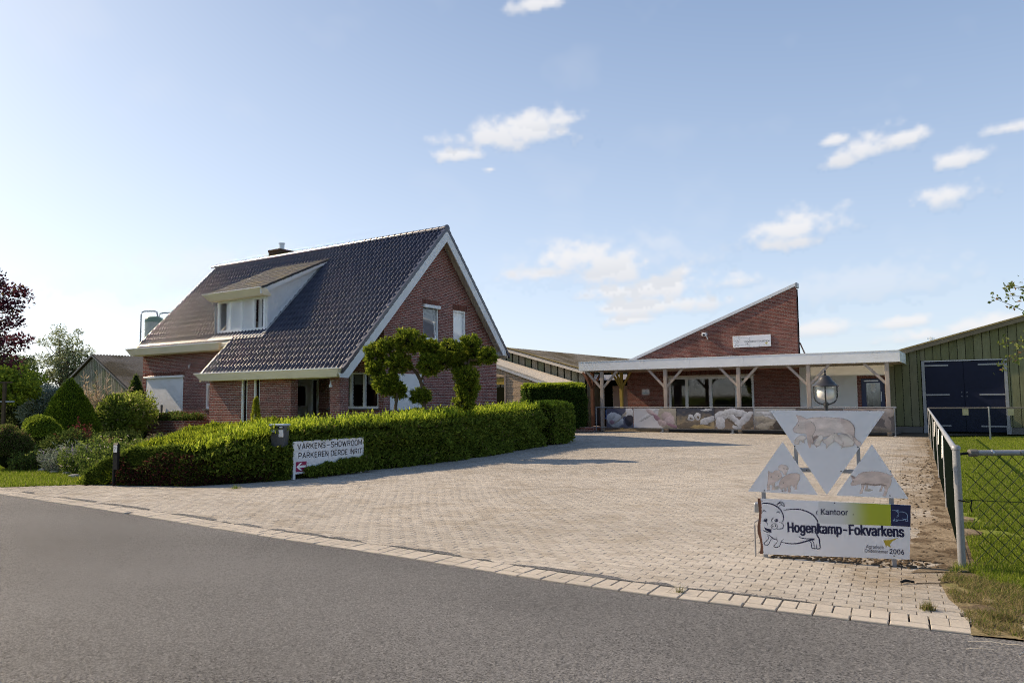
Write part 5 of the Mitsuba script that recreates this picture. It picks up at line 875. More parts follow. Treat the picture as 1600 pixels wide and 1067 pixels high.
MB(NF).cbox(-.075, .075, .0, .05, .30, .80, .012).put(k + '__panel', 'm_black'); MB(NF).cbox(-.075, -.03, .0, .05, 0, .32, .008).put(k + '__leg', 'm_black'); MB(NF).cbox(-.05, .06, -.006, .0, .63, .765, .003).put(k + '__plate', 'm_paper'); text(NF, '7', -.025, .655, .040, .075, -.0065, 'm_textblack', k + '__digit'); text(NF, '1', .027, .70, .012, .035, -.0065, 'm_textblack', k + '__digit')

# ================================================================== FENCES
fk1 = thing('side_fence', 'green chain link fence with galvanised rail running back along the drive', 'fence')
sF = np.linspace(0, fl[-1], 60); fp = FS(sF); FH = 1.07
MB().tube(np.c_[fp, np.full(60, FH)], .027, 10).put(fk1 + '__top_rail', 'm_galv', True)
pst = [0.0, 4.1, 8.3, 12.8, 17.5, fl[-1]]
for i, s in enumerate(pst):
    x, y = FS(s); MB().tube([(x, y, -.05), (x, y, FH + (.03 if i == 0 else -.01))], .033 if i == 0 else .019, 12).put(fk1 + '__post', 'm_galv', 40)
    if i == 0: MB().lathe([(.0, .02), (.03, .015), (.04, .0), (.04, -.02)], (x, y, FH + .03), 14).put(fk1 + '__post_cap', 'm_galv', True)
def netting(path, L, key, step, rad, lo, hi, s0=0.0):
    mb, n = MB(), 0; H = hi - lo
    V_, F_, k_ = [], [], 0
    for sg_ in (1, -1):
        for s in np.arange(s0 - H, L + H, step):
            a, b = (s, s + sg_ * H); z0, z1 = lo, hi
            m = 7; t = np.linspace(0, 1, m); ss = a + (b - a) * t; ok = (ss >= s0) & (ss <= L)
            if ok.sum() < 2: continue
            p = path(ss[ok]); pts = np.c_[p, (z0 + (z1 - z0) * t)[ok]]; off = np.array([.003 * sg_, 0, 0]); wob = .004 * np.sin(7 * ss[ok])[:, None] * [1, 1, 0]
            mb.tube(pts + off + wob, rad, 3, False)
    k = mb.put(key, 'm_green_wire'); lab(k, kind='stuff')
netting(lambda s: FS(s), fl[-1], fk1 + '__netting', .075, .0026, .04, FH - .02)
for z in (.06, .55): MB().tube(np.c_[fp, np.full(60, z)], .003, 4).put(fk1 + '__tension_wire', 'm_green_wire')
for s, l in ((3.4, .3), (5.5, .25), (9.0, .3)):
    x, y = FS(s); k = MB().add([(x - .03, y - .01, FH - .03), (x - .028, y + .022, FH - .03), (x - .045, y + .02, FH - l - .03), (x - .05, y - .012, FH - l - .02)], [[0, 1, 2, 3]]).put('fence_ribbon', 'm_paper'); lab(k, ('nearest', 'middle', 'farthest')[int(s > 4) + int(s > 8)] + ' of the white ribbons tied to the side fence', 'ribbon', 'ribbons on the side fence')
fk2 = thing('front_fence', 'chain link fence section with thick rail from the corner post to the right', 'fence')
FR = Frame([4.16, 6.94, 0], [.999, -.045, 0], [.045, .999, 0])
MB(FR).tube([(.14, 0, 1.045), (.55, 0, 1.045)], .026, 12).put(fk2 + '__top_rail', 'm_galv', 40); MB(FR).tube([(.56, 0, 1.045), (3.2, 0, 1.045)], .0275, 12).put(fk2 + '__top_rail', 'm_galv', 40)
MB(FR).tube([(.30, 0, 1.045), (.315, 0, 1.045)], .031, 12).put(fk2 + '__rail_joint', 'm_steel'); MB(FR).tube([(.09, 0, 1.045), (.10, 0, 1.045), (.17, 0, 1.045)], [.018, .034, .034], 12).put(fk2 + '__rail_end', 'm_concrete'); MB(FR).tube([(.02, 0, 1.035), (.10, 0, 1.045)], .012, 8).put(fk2 + '__rail_bracket', 'm_black')
MB(FR).tube([(3.2, 0, -.05), (3.2, 0, 1.06)], .03, 12).put(fk2 + '__post', 'm_galv', 40)
netting(lambda s: FR(np.c_[s, 0 * s, 0 * s])[:, :2], 3.2, fk2 + '__netting', .115, .0038, .03, 1.03, .05)
MB(FR).tube([(.0, -.02, .62), (.3, 0, .60), (.9, 0, .575), (2, 0, .56), (3.2, 0, .55)], .0035, 5).put(fk2 + '__tension_wire', 'm_green_wire'); MB(FR).tube([(-.04, -.035, .615), (.05, -.04, .60), (.09, -.02, .61), (.075, -.02, .54), (.085, -.02, .50)], .006, 5).put(fk2 + '__wire_tie', 'm_black')
fk3 = thing('back_fence', 'low chain link fence with dark rail across the lawn before the barn doors', 'fence')
BF0 = FS(fl[-1]); BFD = np.array([.91, -.41]); BFD /= np.linalg.norm(BFD)
BFp = lambda s: BF0 + np.asarray(s)[..., None] * BFD
MB().tube(np.c_[BFp(np.linspace(0, 9, 12)), np.full(12, 1.09)], .022, 8).put(fk3 + '__top_rail', 'm_concrete')
for s in (1.83, 4.7, 7.6): x, y = BFp(s); MB().tube([(x, y, -.05), (x, y, 1.14)], .03, 10).put(fk3 + '__post', 'm_galv', 40)
netting(BFp, 9.0, fk3 + '__netting', .085, .0022, .04, 1.07)
for s, q in ((1.12, .1), (2.45, -.2)):
    x, y = BFp(s); k = MB(Frame([x, y - .03, 0], [BFD[0], BFD[1], 0], [-BFD[1], BFD[0], 0])).box(-.09, .09, 0, .006, .84, 1.06).put('yellow_card', 'm_yellowcard'); lab(k, ('left' if s < 2 else 'right') + ' one of the two yellowish cards hung on the back fence', 'card', 'cards on the back fence')

# ================================================================== PLANTS
def leaves(P, N, L, Wd, rng, cols, spread=.9, up=0.0, fold=.18):
    """(mesh, colours): one pointed leaf per point P, roughly facing along N. cols: list of (colour, weight)."""
    n = len(P); P = np.asarray(P, float); N = np.asarray(N, float)
    r = rng.normal(size=(n, 3)); d = N * (1 - spread * .5) + r * spread * .55 + [0, 0, up]; d /= np.linalg.norm(d, axis=1, keepdims=True)
    s = np.cross(d, rng.normal(size=(n, 3))); s /= np.linalg.norm(s, axis=1, keepdims=True) + 1e-9; q = np.cross(s, d)
    l = L * (.65 + .7 * rng.random((n, 1))); w = Wd * (.7 + .6 * rng.random((n, 1)))
    mid = P + d * l * .45 + q * l * fold * rng.random((n, 1))
    v = np.stack([P, mid + s * w / 2, P + d * l - q * l * fold * .5, mid - s * w / 2], 1).reshape(-1, 3)
    i = np.arange(n) * 4; f = np.vstack([np.c_[i, i + 1, i + 2], np.c_[i, i + 2, i + 3]])
    c = np.array([c for c, _ in cols], float); p = np.array([w_ for _, w_ in cols], float)
    k = 1.75 * c[rng.choice(len(c), n, p=p / p.sum())] * (.72 + .56 * rng.random((n, 1)))
    return (v, f), np.repeat(k, 4, 0)
def merge(parts):
    n, V_, F_, C_ = 0, [], [], []
    for (v, f), c in parts: V_.append(v); F_.append(f + n); C_.append(c); n += len(v)
    return (np.vstack(V_), np.vstack(F_)), np.vstack(C_)
def putleaves(key, parts, kind=None, m='m_leaf'):
    mesh, c = merge(parts); k = put(key, mesh, m, color=np.clip(c, 0, .9)); 
    if kind: lab(k, kind=kind)
    return k
def ell(c, r, n, rng, lo=.72, hi=1.03, half=False):
    """n points and normals in the outer shell of an ellipsoid, lumpy."""
    d = rng.normal(size=(n, 3)); d /= np.linalg.norm(d, axis=1, keepdims=True)
    if half: d[:, 2] = np.abs(d[:, 2]) * 1.0 - .25
    r = np.asarray(r, float); rad = (lo + (hi - lo) * rng.random((n, 1)) ** .6) * (.74 + .34 * meshkit.noise(d * 2.3 + np.asarray(c)) + .24 * meshkit.noise(d * 5.5 + np.asarray(c)))[:, None]
    nn = d / r; return np.asarray(c) + d * r * rad, nn / np.linalg.norm(nn, axis=1, keepdims=True)
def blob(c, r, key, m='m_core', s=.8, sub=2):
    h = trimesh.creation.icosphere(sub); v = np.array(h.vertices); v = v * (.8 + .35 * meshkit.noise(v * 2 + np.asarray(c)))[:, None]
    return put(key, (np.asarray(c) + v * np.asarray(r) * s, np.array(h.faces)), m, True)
# --- the long hedge beside the drive
rng = np.random.default_rng(3)
HP = np.array(HEDGE[1:-1] , float); HP[0] = (-6.3, 14.02); HP[-1] = (1.02, 24.3)
hl = np.r_[0, np.cumsum(np.linalg.norm(np.diff(HP, axis=0), axis=1))]; HS = CubicSpline(hl, HP)
HL = hl[-1]
def hframe(s): p = HS(s); d = HS(s, 1); d /= np.linalg.norm(d, axis=-1, keepdims=True); return p, d, np.stack([-d[..., 1], d[..., 0]], -1)
hz_ = lambda s: np.interp(s, [0, .9, 1.9, 3.2, 5, 8, 11, HL], [.60, .84, .96, 1.01, 1.07, 1.14, 1.21, 1.26])
hw2 = lambda s: np.interp(s, [0, 1.5, HL], [.9, 1.15, 1.05])
hk = thing('laurel_hedge', 'long clipped green hedge curving along the drive, with the white parking board in it', 'hedge')
n = 70000; s = rng.random(n) * HL; u = rng.random(n); h = hz_(s); w = hw2(s)
per = 2 * h + w; q = u * per * 1.0
front = q < h; top = (q >= h) & (q < h + w); back = ~front & ~top
off = np.where(front, 0, np.where(top, q - h, w)); z = np.where(front, q, np.where(top, h, h - (q - h - w)))
nl = np.where(front, -1.0, np.where(top, 0, 1.0)); nz = np.where(top, 1.0, 0.12)
rnd = .34; e = np.minimum(off, w - off); hz2 = np.clip((z - (h - .48)) / .48, 0, 1)             # round the shoulders
off = np.where(front, off + rnd * hz2 ** 2, np.where(back, off - rnd * hz2 ** 2, off)); z = np.where(top, z - .16 * np.clip(1 - e / .42, 0, 1) ** 2, z) + .07 * (meshkit.fbm(np.c_[s * .9, 0 * s, 0 * s], 3) - .5) * (z > .5)
lump = (meshkit.fbm(np.c_[s * 1.5, off * 2.2, z * 2.3], 4) - .5) * .48 - .07 * rng.random(n)
p, d, nn = hframe(s); X = p + nn * (off + nl * lump)[:, None]; zz_ = np.maximum(z + np.where(top, lump, 0), .03)
Nn = np.c_[nn * nl[:, None], nz]
P3 = np.c_[X, zz_]; VN = np.array([-e1[1], e1[0]]); rel = P3[:, :2] - np.array([-4.43, 14.93]); sa_ = rel @ e1[:2]; sb_ = rel @ VN
clear = (sa_ > -.04) & (sa_ < 1.87) & (sb_ < .06) & (sb_ > -1.2) & (P3[:, 2] < .775) & ~((P3[:, 2] < .10 + .13 * meshkit.noise(np.c_[sa_ * 5, 0 * sa_, 0 * sa_]) + .05 * np.clip(sa_, 0, 2)) & (sa_ > .33))
mr = P3[:, :2] - MF.o[:2]; clear |= (np.abs(mr @ MF.a[:2]) < .165) & (mr @ MF.b[:2] < .2) & (P3[:, 2] > .645)
P3, Nn = P3[~clear], Nn[~clear]; zt = P3[:, 2]
HC = [((.085, .118, .018), 5), ((.13, .168, .026), 4), ((.052, .076, .015), 3), ((.19, .22, .04), 1.4), ((.12, .10, .05), .25)]
parts = [leaves(P3, Nn, .100, .046, rng, HC, .95, .15)]
m = 5200; a_ = .26 + 1.75 * rng.random(m) ** .8; zf = .02 + (.13 + .10 * np.clip(a_ / 1.8, 0, 1) + .09 * meshkit.noise(np.c_[a_ * 6, 0 * a_, 0 * a_])) * rng.random(m) ** .7
parts.append(leaves(VF(np.c_[a_, -.03 - .16 * rng.random(m) * (1 - zf * 1.6), zf]), np.tile([-.1, -.6, .7], (m, 1)), .075, .034, rng, HC, .9, .4))
m = 260; side_ = rng.random(m); a_ = np.where(side_ < .3, -.05 + .02 * rng.random(m), np.where(side_ < .7, 1.85 + .05 * rng.random(m), rng.random(m) ** .5 * 1.84)); zf = np.where(side_ < .7, .1 + .66 * rng.random(m), .775); parts.append(leaves(VF(np.c_[a_, -.035 + 0 * a_, zf]), np.tile([0, -.7, .1], (m, 1)), .06, .03, rng, HC, .8, 0))
m = 1300; a_ = (rng.random(m) - .5) * .42; zf = .64 * rng.random(m); parts.append(leaves(MF(np.c_[a_, .02 + .16 * rng.random(m), zf]), np.tile([0, -.8, .3], (m, 1)), .075, .034, rng, HC, .9, .2))
ns_ = 2400; s = rng.random(ns_) * HL; off = rng.random(ns_) * .95 * hw2(s) + .03; p, d, nn = hframe(s); b = np.c_[p + nn * off[:, None], hz_(s) - .04]
sl_ = .45 + 1.1 * rng.random((ns_, 1)) ** 2
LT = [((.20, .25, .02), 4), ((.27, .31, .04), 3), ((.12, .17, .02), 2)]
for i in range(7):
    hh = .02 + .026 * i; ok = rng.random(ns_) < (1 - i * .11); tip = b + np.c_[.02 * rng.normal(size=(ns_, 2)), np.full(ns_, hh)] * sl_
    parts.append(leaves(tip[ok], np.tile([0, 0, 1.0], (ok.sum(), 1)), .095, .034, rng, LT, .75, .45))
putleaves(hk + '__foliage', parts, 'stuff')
sc_ = np.linspace(.12, HL - .15, 40); p, d, nn = hframe(sc_); ring = []
for o_, zf in ((.18, 0), (.18, .55), (.40, .84), (.5, .86), (.62, .84), (.82, .55), (.82, 0)): ring.append(np.c_[p + nn * (o_ * hw2(sc_))[:, None], zf * hz_(sc_)])
rg = np.stack(ring, 1); i, j = np.meshgrid(np.arange(39), np.arange(6), indexing='ij'); q = (i * 7 + j).ravel()
inn = rg.reshape(-1, 3); rel = inn[:, :2] - np.array([-4.43, 14.93]); ins = (rel @ e1[:2] > -.4) & (rel @ e1[:2] < 2.2) & (rel @ VN < .3); inn[ins, :2] += (VN * .42)[None]
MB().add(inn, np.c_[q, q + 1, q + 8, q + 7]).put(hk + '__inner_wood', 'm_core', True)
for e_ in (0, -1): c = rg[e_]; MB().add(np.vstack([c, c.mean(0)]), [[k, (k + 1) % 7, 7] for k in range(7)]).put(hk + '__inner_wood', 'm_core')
k = thing('hedge_block', 'short green hedge block just beyond the right end of the long hedge', 'hedge')
c = np.array([1.42, 25.75, .68]); n = 11000
def boxshell(c, hx, hy, hz, ax, n, rng, lumpy=.12):
    q = rng.random((n, 3)) * 2 - 1; a = np.array([hy * hz, hx * hz, hx * hy]); f = rng.choice(3, n, p=a / a.sum()); sgn = np.where(rng.random(n) < .5, -1, 1); sgn = np.where(f == 2, 1, sgn); q[np.arange(n), f] = sgn
    nrm = np.zeros((n, 3)); nrm[np.arange(n), f] = sgn; r = np.array([hx, hy, hz]); ph = q * r * (1 - .10 * (np.abs(q).sum(1, keepdims=True) > 2.3)); ph += nrm * ((meshkit.fbm(ph * 2.4 + c, 3) - .5) * lumpy * 2)[:, None] - nrm * .05 * rng.random((n, 1))
    R = np.array([[ax[0], ax[1], 0], [-ax[1], ax[0], 0], [0, 0, 1]]); return ph @ R + c, nrm @ R
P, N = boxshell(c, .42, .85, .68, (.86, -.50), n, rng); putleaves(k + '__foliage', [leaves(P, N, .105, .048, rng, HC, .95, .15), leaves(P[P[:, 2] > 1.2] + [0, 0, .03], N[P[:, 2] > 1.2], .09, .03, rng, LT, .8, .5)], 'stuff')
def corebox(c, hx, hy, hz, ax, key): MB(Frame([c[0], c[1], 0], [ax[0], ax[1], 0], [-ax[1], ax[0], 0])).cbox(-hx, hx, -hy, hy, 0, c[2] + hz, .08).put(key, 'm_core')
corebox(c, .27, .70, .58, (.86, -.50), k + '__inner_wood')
k = thing('back_hedge', 'tall dark green hedge beside the timber carport, behind the other hedges', 'hedge')
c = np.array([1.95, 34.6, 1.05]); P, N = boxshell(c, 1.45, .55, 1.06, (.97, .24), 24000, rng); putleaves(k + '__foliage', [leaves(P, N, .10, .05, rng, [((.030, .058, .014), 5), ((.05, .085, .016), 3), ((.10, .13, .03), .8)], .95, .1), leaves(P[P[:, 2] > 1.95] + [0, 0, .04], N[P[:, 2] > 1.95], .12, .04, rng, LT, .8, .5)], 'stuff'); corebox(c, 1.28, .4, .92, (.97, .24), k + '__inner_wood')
k = thing('low_brick_curb', 'low red brick curb at the foot of the back hedge', 'curb'); MB().bar((.3, 33.75, .10), (3.75, 34.62, .10), .24, .20).put(k + '__wall', 'm_show_brick'); MB().bar((3.75, 34.62, .10), (4.2, 36.2, .10), .24, .20).put(k + '__wall', 'm_show_brick')
# --- juniper mound with red barberry at its foot
k = thing('juniper', 'low spreading yellow-green juniper sloping to the road at the hedge end', 'shrub')
def hump(x, y): 
    f = np.interp(x, [-8.6, -8.0, -7.3, -6.4, -5.2, -4.4], [0, .55, .82, .92, .97, .6]); yb = np.interp(x, [-8.6, -7.66, -6.08, -4.4], [14.5, 14.32, 14.0, 14.9])
    t = np.clip((y - yb) / 1.1, 0, 1); bk_ = np.clip((20.5 - y) / 2.0, 0, 1)
    return f * (np.sqrt(np.clip(1 - (1 - t) ** 2, 0, 1))) * bk_ * (.55 + .22 * np.clip((y - yb) / 4, 0, 1) + .62 * meshkit.fbm(np.c_[x * 1.5, y * 1.5, 0 * x], 4))
n = 60000; x = -8.5 + 3.7 * rng.random(n); y = 14.0 + 6.4 * rng.random(n) ** 1.7; hh = hump(x, y); ok = hh > .03; x, y, hh = x[ok], y[ok], hh[ok]
gx = (hump(x + .05, y) - hh) / .05; gy = (hump(x, y + .05) - hh) / .05; N = np.c_[-gx, -gy, np.ones(len(x))]; N /= np.linalg.norm(N, axis=1, keepdims=True)
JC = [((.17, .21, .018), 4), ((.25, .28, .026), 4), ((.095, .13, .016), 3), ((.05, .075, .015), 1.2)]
P = np.c_[x, y, hh - .05 * rng.random(len(x))]; parts = [leaves(P, N, .11, .020, rng, JC, .8, .12)]
m = 26000; x = -8.3 + 3.6 * rng.random(m); yb = np.interp(x, [-8.6, -7.66, -6.08, -4.4], [14.5, 14.32, 14.0, 14.9]); z = rng.random(m) * hump(x, yb + .45); ok = z > .02
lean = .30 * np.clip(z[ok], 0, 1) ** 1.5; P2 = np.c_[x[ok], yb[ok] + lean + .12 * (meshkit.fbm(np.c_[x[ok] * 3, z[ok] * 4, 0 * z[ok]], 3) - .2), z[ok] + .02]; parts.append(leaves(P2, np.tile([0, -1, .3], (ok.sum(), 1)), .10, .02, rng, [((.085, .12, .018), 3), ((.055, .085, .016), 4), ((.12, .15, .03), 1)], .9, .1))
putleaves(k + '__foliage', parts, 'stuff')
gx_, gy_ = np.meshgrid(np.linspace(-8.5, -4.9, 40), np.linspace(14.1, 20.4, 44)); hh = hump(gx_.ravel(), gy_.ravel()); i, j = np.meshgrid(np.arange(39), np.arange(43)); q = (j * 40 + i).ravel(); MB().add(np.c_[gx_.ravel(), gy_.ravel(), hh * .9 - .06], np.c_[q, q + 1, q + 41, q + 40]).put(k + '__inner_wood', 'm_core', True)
for i, (xa, xb, nn_, lb_) in enumerate(((-7.65, -6.35, 2600, 'dark red barberry at the foot of the juniper beside the house number post'), (-6.3, -4.75, 3200, 'dark red barberry along the foot of the hedge left of the letter box'))):
    k = thing('barberry', lb_, 'shrub', 'red barberries along the paving'); x = xa + (xb - xa) * rng.random(nn_); yb = np.interp(x, [-8.6, -7.66, -6.08, -4.4], [14.5, 14.30, 13.98, 14.92]); z = .03 + .46 * rng.random(nn_) ** 1.2 * (.55 + .75 * meshkit.noise(np.c_[x * 2.5, 0 * x, 0 * x]))
    putleaves(k + '__foliage', [leaves(np.c_[x, yb - .16 + .30 * z + .12 * rng.random(nn_), z], np.tile([0, -1, .3], (nn_, 1)), .05, .024, rng, [((.048, .014, .016), 5), ((.030, .012, .012), 3), ((.035, .05, .014), 5)], 1, .2)], 'stuff'); MB().tube([(xa + .2, yb.mean() + .3, 0), ((xa + xb) / 2, yb.mean() + .25, .3)], .012, 5).put(k + '__stem', 'm_twig')
# --- topiary: cloud-pruned twin
k = thing('topiary_tree', 'cloud-pruned evergreen with bare bent stems before the gable, behind the hedge', 'tree')
k2 = thing('topiary_tree', 'columnar clipped evergreen with side tufts, right of the cloud-pruned tree', 'tree')
right = [10, 12, 13, 14, 15, 16, 17, 18, 19]
YC = [((.085, .12, .013), 4), ((.155, .19, .02), 3.5), ((.045, .068, .012), 2.5), ((.25, .27, .035), 1.6)]
for i, (x, y, z, rx, rz_) in enumerate(CLUMPS):
    kk_ = k2 if i in right else k; y = y - .6 + .5 * rng.random(); r = np.array([rx * .90, (rx + rz_) * .44, rz_ * .88]); nt = int(26 + 105 * rx * rz_ / .1); C_, D_ = ell((x, y, z), r, nt, rng, .55, 1.06); m = 34
    D_ = D_ + [0, 0, .45] + .25 * rng.normal(size=D_.shape); D_ /= np.linalg.norm(D_, axis=1, keepdims=True)
    P = (C_[:, None] + rng.normal(size=(nt, m, 3)) * .012 + D_[:, None] * (.10 * rng.random((nt, m, 1)) - .03)).reshape(-1, 3); N = np.repeat(D_, m, 0)
    mb = MB()
    for q in range(0, nt, 3): mb.tube([(x, y, z), tuple(C_[q] + D_[q] * .04)], [.016, .006], 4, False)
    mb.put(kk_ + '__twigs', 'm_twig')
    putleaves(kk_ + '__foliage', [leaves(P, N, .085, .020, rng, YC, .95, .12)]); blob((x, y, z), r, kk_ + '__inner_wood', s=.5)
for i, t in enumerate(TTRUNKS):
    t = np.array(t); t[:, 1] -= .35; 
    if t[0, 2] < 1.4: t = np.vstack([[t[0, 0], t[0, 1], 0], t])
    t = smoothline(t, 5); MB().tube(t, np.linspace(.085 if i in (0, 1, 3) else .05, .03, len(t)), 9).put((k2 if i in (3, 4, 5) else k) + '__stem', 'm_bark', True)
k = thing('rear_hedge', 'low dark hedge along the foot of the gable behind the topiary', 'hedge'); c = np.array([-1.6, 24.6, .6]); P, N = boxshell(c, 2.3, .4, .62, (.75, .66), 14000, rng)
putleaves(k + '__foliage', [leaves(P, N, .08, .04, rng, [((.03, .055, .014), 5), ((.05, .08, .016), 3)], .95, .1)], 'stuff'); corebox(c, 2.2, .28, .5, (.75, .66), k + '__inner_wood')
k = thing('dwarf_cypress', 'small bright yellow-green cypress by the porch entrance, just above the hedge', 'shrub'); c = HF(np.array([3.15, -.9, 0.0])); n = 2500; z = rng.random(n); th = rng.random(n) * 6.28; rr = .20 * (1 - z) ** .7 * (.8 + .3 * rng.random(n)); putleaves(k + '__foliage', [leaves(np.c_[c[0] + rr * np.cos(th), c[1] + rr * np.sin(th), .3 + 1.35 * z], np.c_[np.cos(th), np.sin(th), .6 + 0 * z], .09, .02, rng, [((.20, .21, .02), 3), ((.13, .16, .02), 2)], .6, .6)], 'stuff'); MB().tube([(c[0], c[1], 0), (c[0], c[1], 1.4)], .03, 6).put(k + '__stem', 'm_bark')
# --- garden shrubs at the left
def cone_shrub(c, r, hgt, n, lb_, cols, nm='conical_spruce'):
    k = thing(nm, lb_, 'shrub'); z = 1 - np.sqrt(rng.random(n)); z = np.clip(z, 0, .995); th = rng.random(n) * 2 * np.pi; prof_ = np.clip(1.06 - z ** 1.7, .02, 1) * np.clip((z + .12) / .2, .6, 1)
    rr = r * prof_ * (.86 + .24 * meshkit.noise(np.c_[np.cos(th) * 3, np.sin(th) * 3, z * 7])) - .05 * rng.random(n)
    P = np.c_[c[0] + rr * np.cos(th), c[1] + rr * np.sin(th), c[2] + hgt * z]; N = np.c_[np.cos(th), np.sin(th), np.full(n, .45) + z]; putleaves(k + '__foliage', [leaves(P, N / np.linalg.norm(N, axis=1, keepdims=True), .085, .022, rng, cols, .8, .1)], 'stuff')
    MB().lathe([(r * .86 * float(np.clip(1.06 - t ** 1.7, .02, 1)), hgt * t) for t in np.linspace(0, .97, 9)] + [(0, hgt * .98)], c, 24).put(k + '__inner_wood', 'm_core', True); return k
def round_shrub(nm, c, r, n, L, w, cols, lb_, spread=.95, up=.15, group=None, lo=.72):
    k = thing(nm, lb_, 'shrub', group)
    if nm in ('clipped_ball', 'yellow_ball'): P, N = ell(c, r, n, rng, lo, 1.08, True)
    else:
        m = 16; C_, _ = ell(c, np.array(r) * .74, m, rng, .35, 1.0, True); q = [ell(C_[i], np.array(r) * (.26 + .26 * rng.random()), n // m, rng, .5, 1.1) for i in range(m)]; P, N = np.vstack([e[0] for e in q]), np.vstack([e[1] for e in q])
    P[:, 2] = np.maximum(P[:, 2], .02); putleaves(k + '__foliage', [leaves(P, N, L, w, rng, cols, spread, up)], 'stuff'); blob(c, r, k + '__inner_wood', s=.70 if nm.endswith('_ball') else .55)
    MB().tube([(c[0], c[1], 0), (c[0] + .03, c[1], c[2])], .03, 6).put(k + '__stem', 'm_twig'); return k
cone_shrub((-15.6, 26.0, 0), .98, 2.42, 26000, 'dense green conical spruce, the dark dome in the left garden', [((.10, .15, .014), 4), ((.17, .21, .022), 3), ((.05, .08, .01), 2.5)])
G1 = [((.14, .18, .03), 4), ((.20, .235, .045), 3), ((.08, .11, .02), 3), ((.28, .24, .14), .7)]
round_shrub('flowering_shrub', (-15.0, 28.4, 1.0), (1.05, 1.0, 1.25), 14000, .12, .055, G1, 'loose pale green shrub between the conical spruce and the house', 1.0, .3, lo=.35)
round_shrub('flowering_shrub', (-15.7, 30.0, 1.1), (1.2, 1.0, 1.15), 10000, .11, .05, G1, 'pale green shrub just behind the dome of the conical spruce', 1.0, .3, lo=.35)
round_shrub('silver_willow', (-18.0, 28.8, 1.25), (.98, .9, 1.05), 15000, .17, .016, [((.28, .32, .28), 4), ((.36, .38, .34), 2), ((.16, .20, .16), 3)], 'grey silver narrow-leaved shrub left of the conical spruce', .8, .3, lo=.5)
cone_shrub((-16.1, 31.5, 0), .62, 2.75, 9000, 'dark narrow evergreen at the left corner of the house', [((.05, .085, .015), 4), ((.085, .12, .02), 2), ((.03, .05, .01), 2)], 'dark_yew')
round_shrub('clipped_ball', (-12.0, 17.6, .52), (.47, .47, .66), 12000, .045, .02, [((.10, .11, .035), 3), ((.06, .085, .02), 4), ((.11, .06, .05), 1.2)], 'clipped olive green ball at the left edge above the grass verge', .9, .1)
round_shrub('dark_shrub', (-10.9, 18.2, .42), (.62, .5, .58), 9000, .06, .026, [((.035, .055, .015), 5), ((.06, .08, .02), 3)], 'dark low shrub right of the clipped ball', .95, .15)
round_shrub('yellow_ball', (-14.8, 23.2, .68), (.52, .5, .58), 7000, .06, .03, [((.13, .17, .02), 4), ((.08, .12, .02), 3)], 'small yellow-green ball shrub at the left foot of the conical spruce')
round_shrub('dark_ground_shrub', (-12.9, 24.0, .28), (1.1, .7, .42), 6000, .08, .03, [((.022, .034, .012), 5), ((.04, .055, .015), 2)], 'flat very dark shrub in front of the conical spruce')
for i, (x, y, rx, lb_) in enumerate(((-12.4, 20.6, .75, 'brownish heather clump left of the middle in the front garden bed'), (-11.2, 20.9, .8, 'brownish heather clump in the middle of the front garden bed'), (-10.1, 20.2, .6, 'brownish heather clump behind the house number post'))):
    round_shrub('heather', (x, y, .22), (rx, .5, .40), 5000, .055, .014, [((.19, .15, .08), 3), ((.12, .13, .04), 3), ((.2, .12, .11), 1)], lb_, .9, .35)
MIX = [((.075, .11, .022), 4), ((.12, .155, .035), 3), ((.035, .055, .016), 4), ((.30, .27, .25), .35)]
def stalks(nm, c, rx, ry, hgt, ns, per, L, w, cols, lb_, spread=1.0, lean=.25, wood=True, group=None):
    """A plant of ns upright stalks with leaves all along them."""
    k = thing(nm, lb_, 'plant', group); th = rng.random(ns) * 2 * np.pi; q = np.sqrt(rng.random(ns)); b = np.c_[c[0] + rx * q * np.cos(th), c[1] + ry * q * np.sin(th)]
    h = hgt * (.55 + .6 * rng.random(ns)) * (1 - .35 * q ** 2) * (.7 + .6 * meshkit.noise(np.c_[b * 2.5, 0 * th])); d = np.c_[(b - np.array(c)[:2]) / max(rx, ry) * lean + rng.normal(size=(ns, 2)) * .10, np.ones(ns)]
    t = rng.random((ns, per)) ** .7; P = (np.c_[b, np.zeros(ns)][:, None] + d[:, None] * (h[:, None] * t)[:, :, None] + rng.normal(size=(ns, per, 3)) * .02).reshape(-1, 3); P[:, 2] = np.maximum(P[:, 2], .01); N = np.repeat(d, per, 0) * .5 + rng.normal(size=(ns * per, 3)) * .6
    putleaves(k + '__foliage', [leaves(P, N / np.linalg.norm(N, axis=1, keepdims=True), L, w, rng, cols, spread, .15)], 'stuff')
    if wood:
        mb = MB()
        for i in range(0, ns, max(1, ns // 40)): mb.tube([(b[i, 0], b[i, 1], 0), tuple(np.r_[b[i], 0] + d[i] * h[i] * .9)], .006, 4, False)
        mb.put(k + '__stems', 'm_twig')
    return k
for x, y, rx, ry, h, ns, lb_ in ((-8.30, 15.3, .5, .45, .70, 120, 'leafy perennial beside the left end of the juniper, left of the house number post'), (-9.35, 16.5, .6, .5, .72, 120, 'leafy perennial with small white flowers in the middle of the left bed'), (-10.0, 18.0, .8, .6, .78, 150, 'pale leafy perennial behind the lavender in the left bed'), (-10.9, 19.6, .9, .7, .72, 120, 'loose perennial right of the dark low shrub in the left bed'), (-9.3, 19.4, .9, .8, .68, 120, 'green perennial clump behind the house number post')):
    stalks('perennial', (x, y), rx, ry, h, ns, 34, .065, .03, MIX, lb_)
stalks('lavender', (-10.15, 16.9), .42, .35, .62, 260, 16, .09, .009, [((.17, .20, .17), 3), ((.11, .135, .10), 3), ((.16, .13, .20), .6)], 'grey-blue lavender clump above the stones in the left bed', .6, .5)
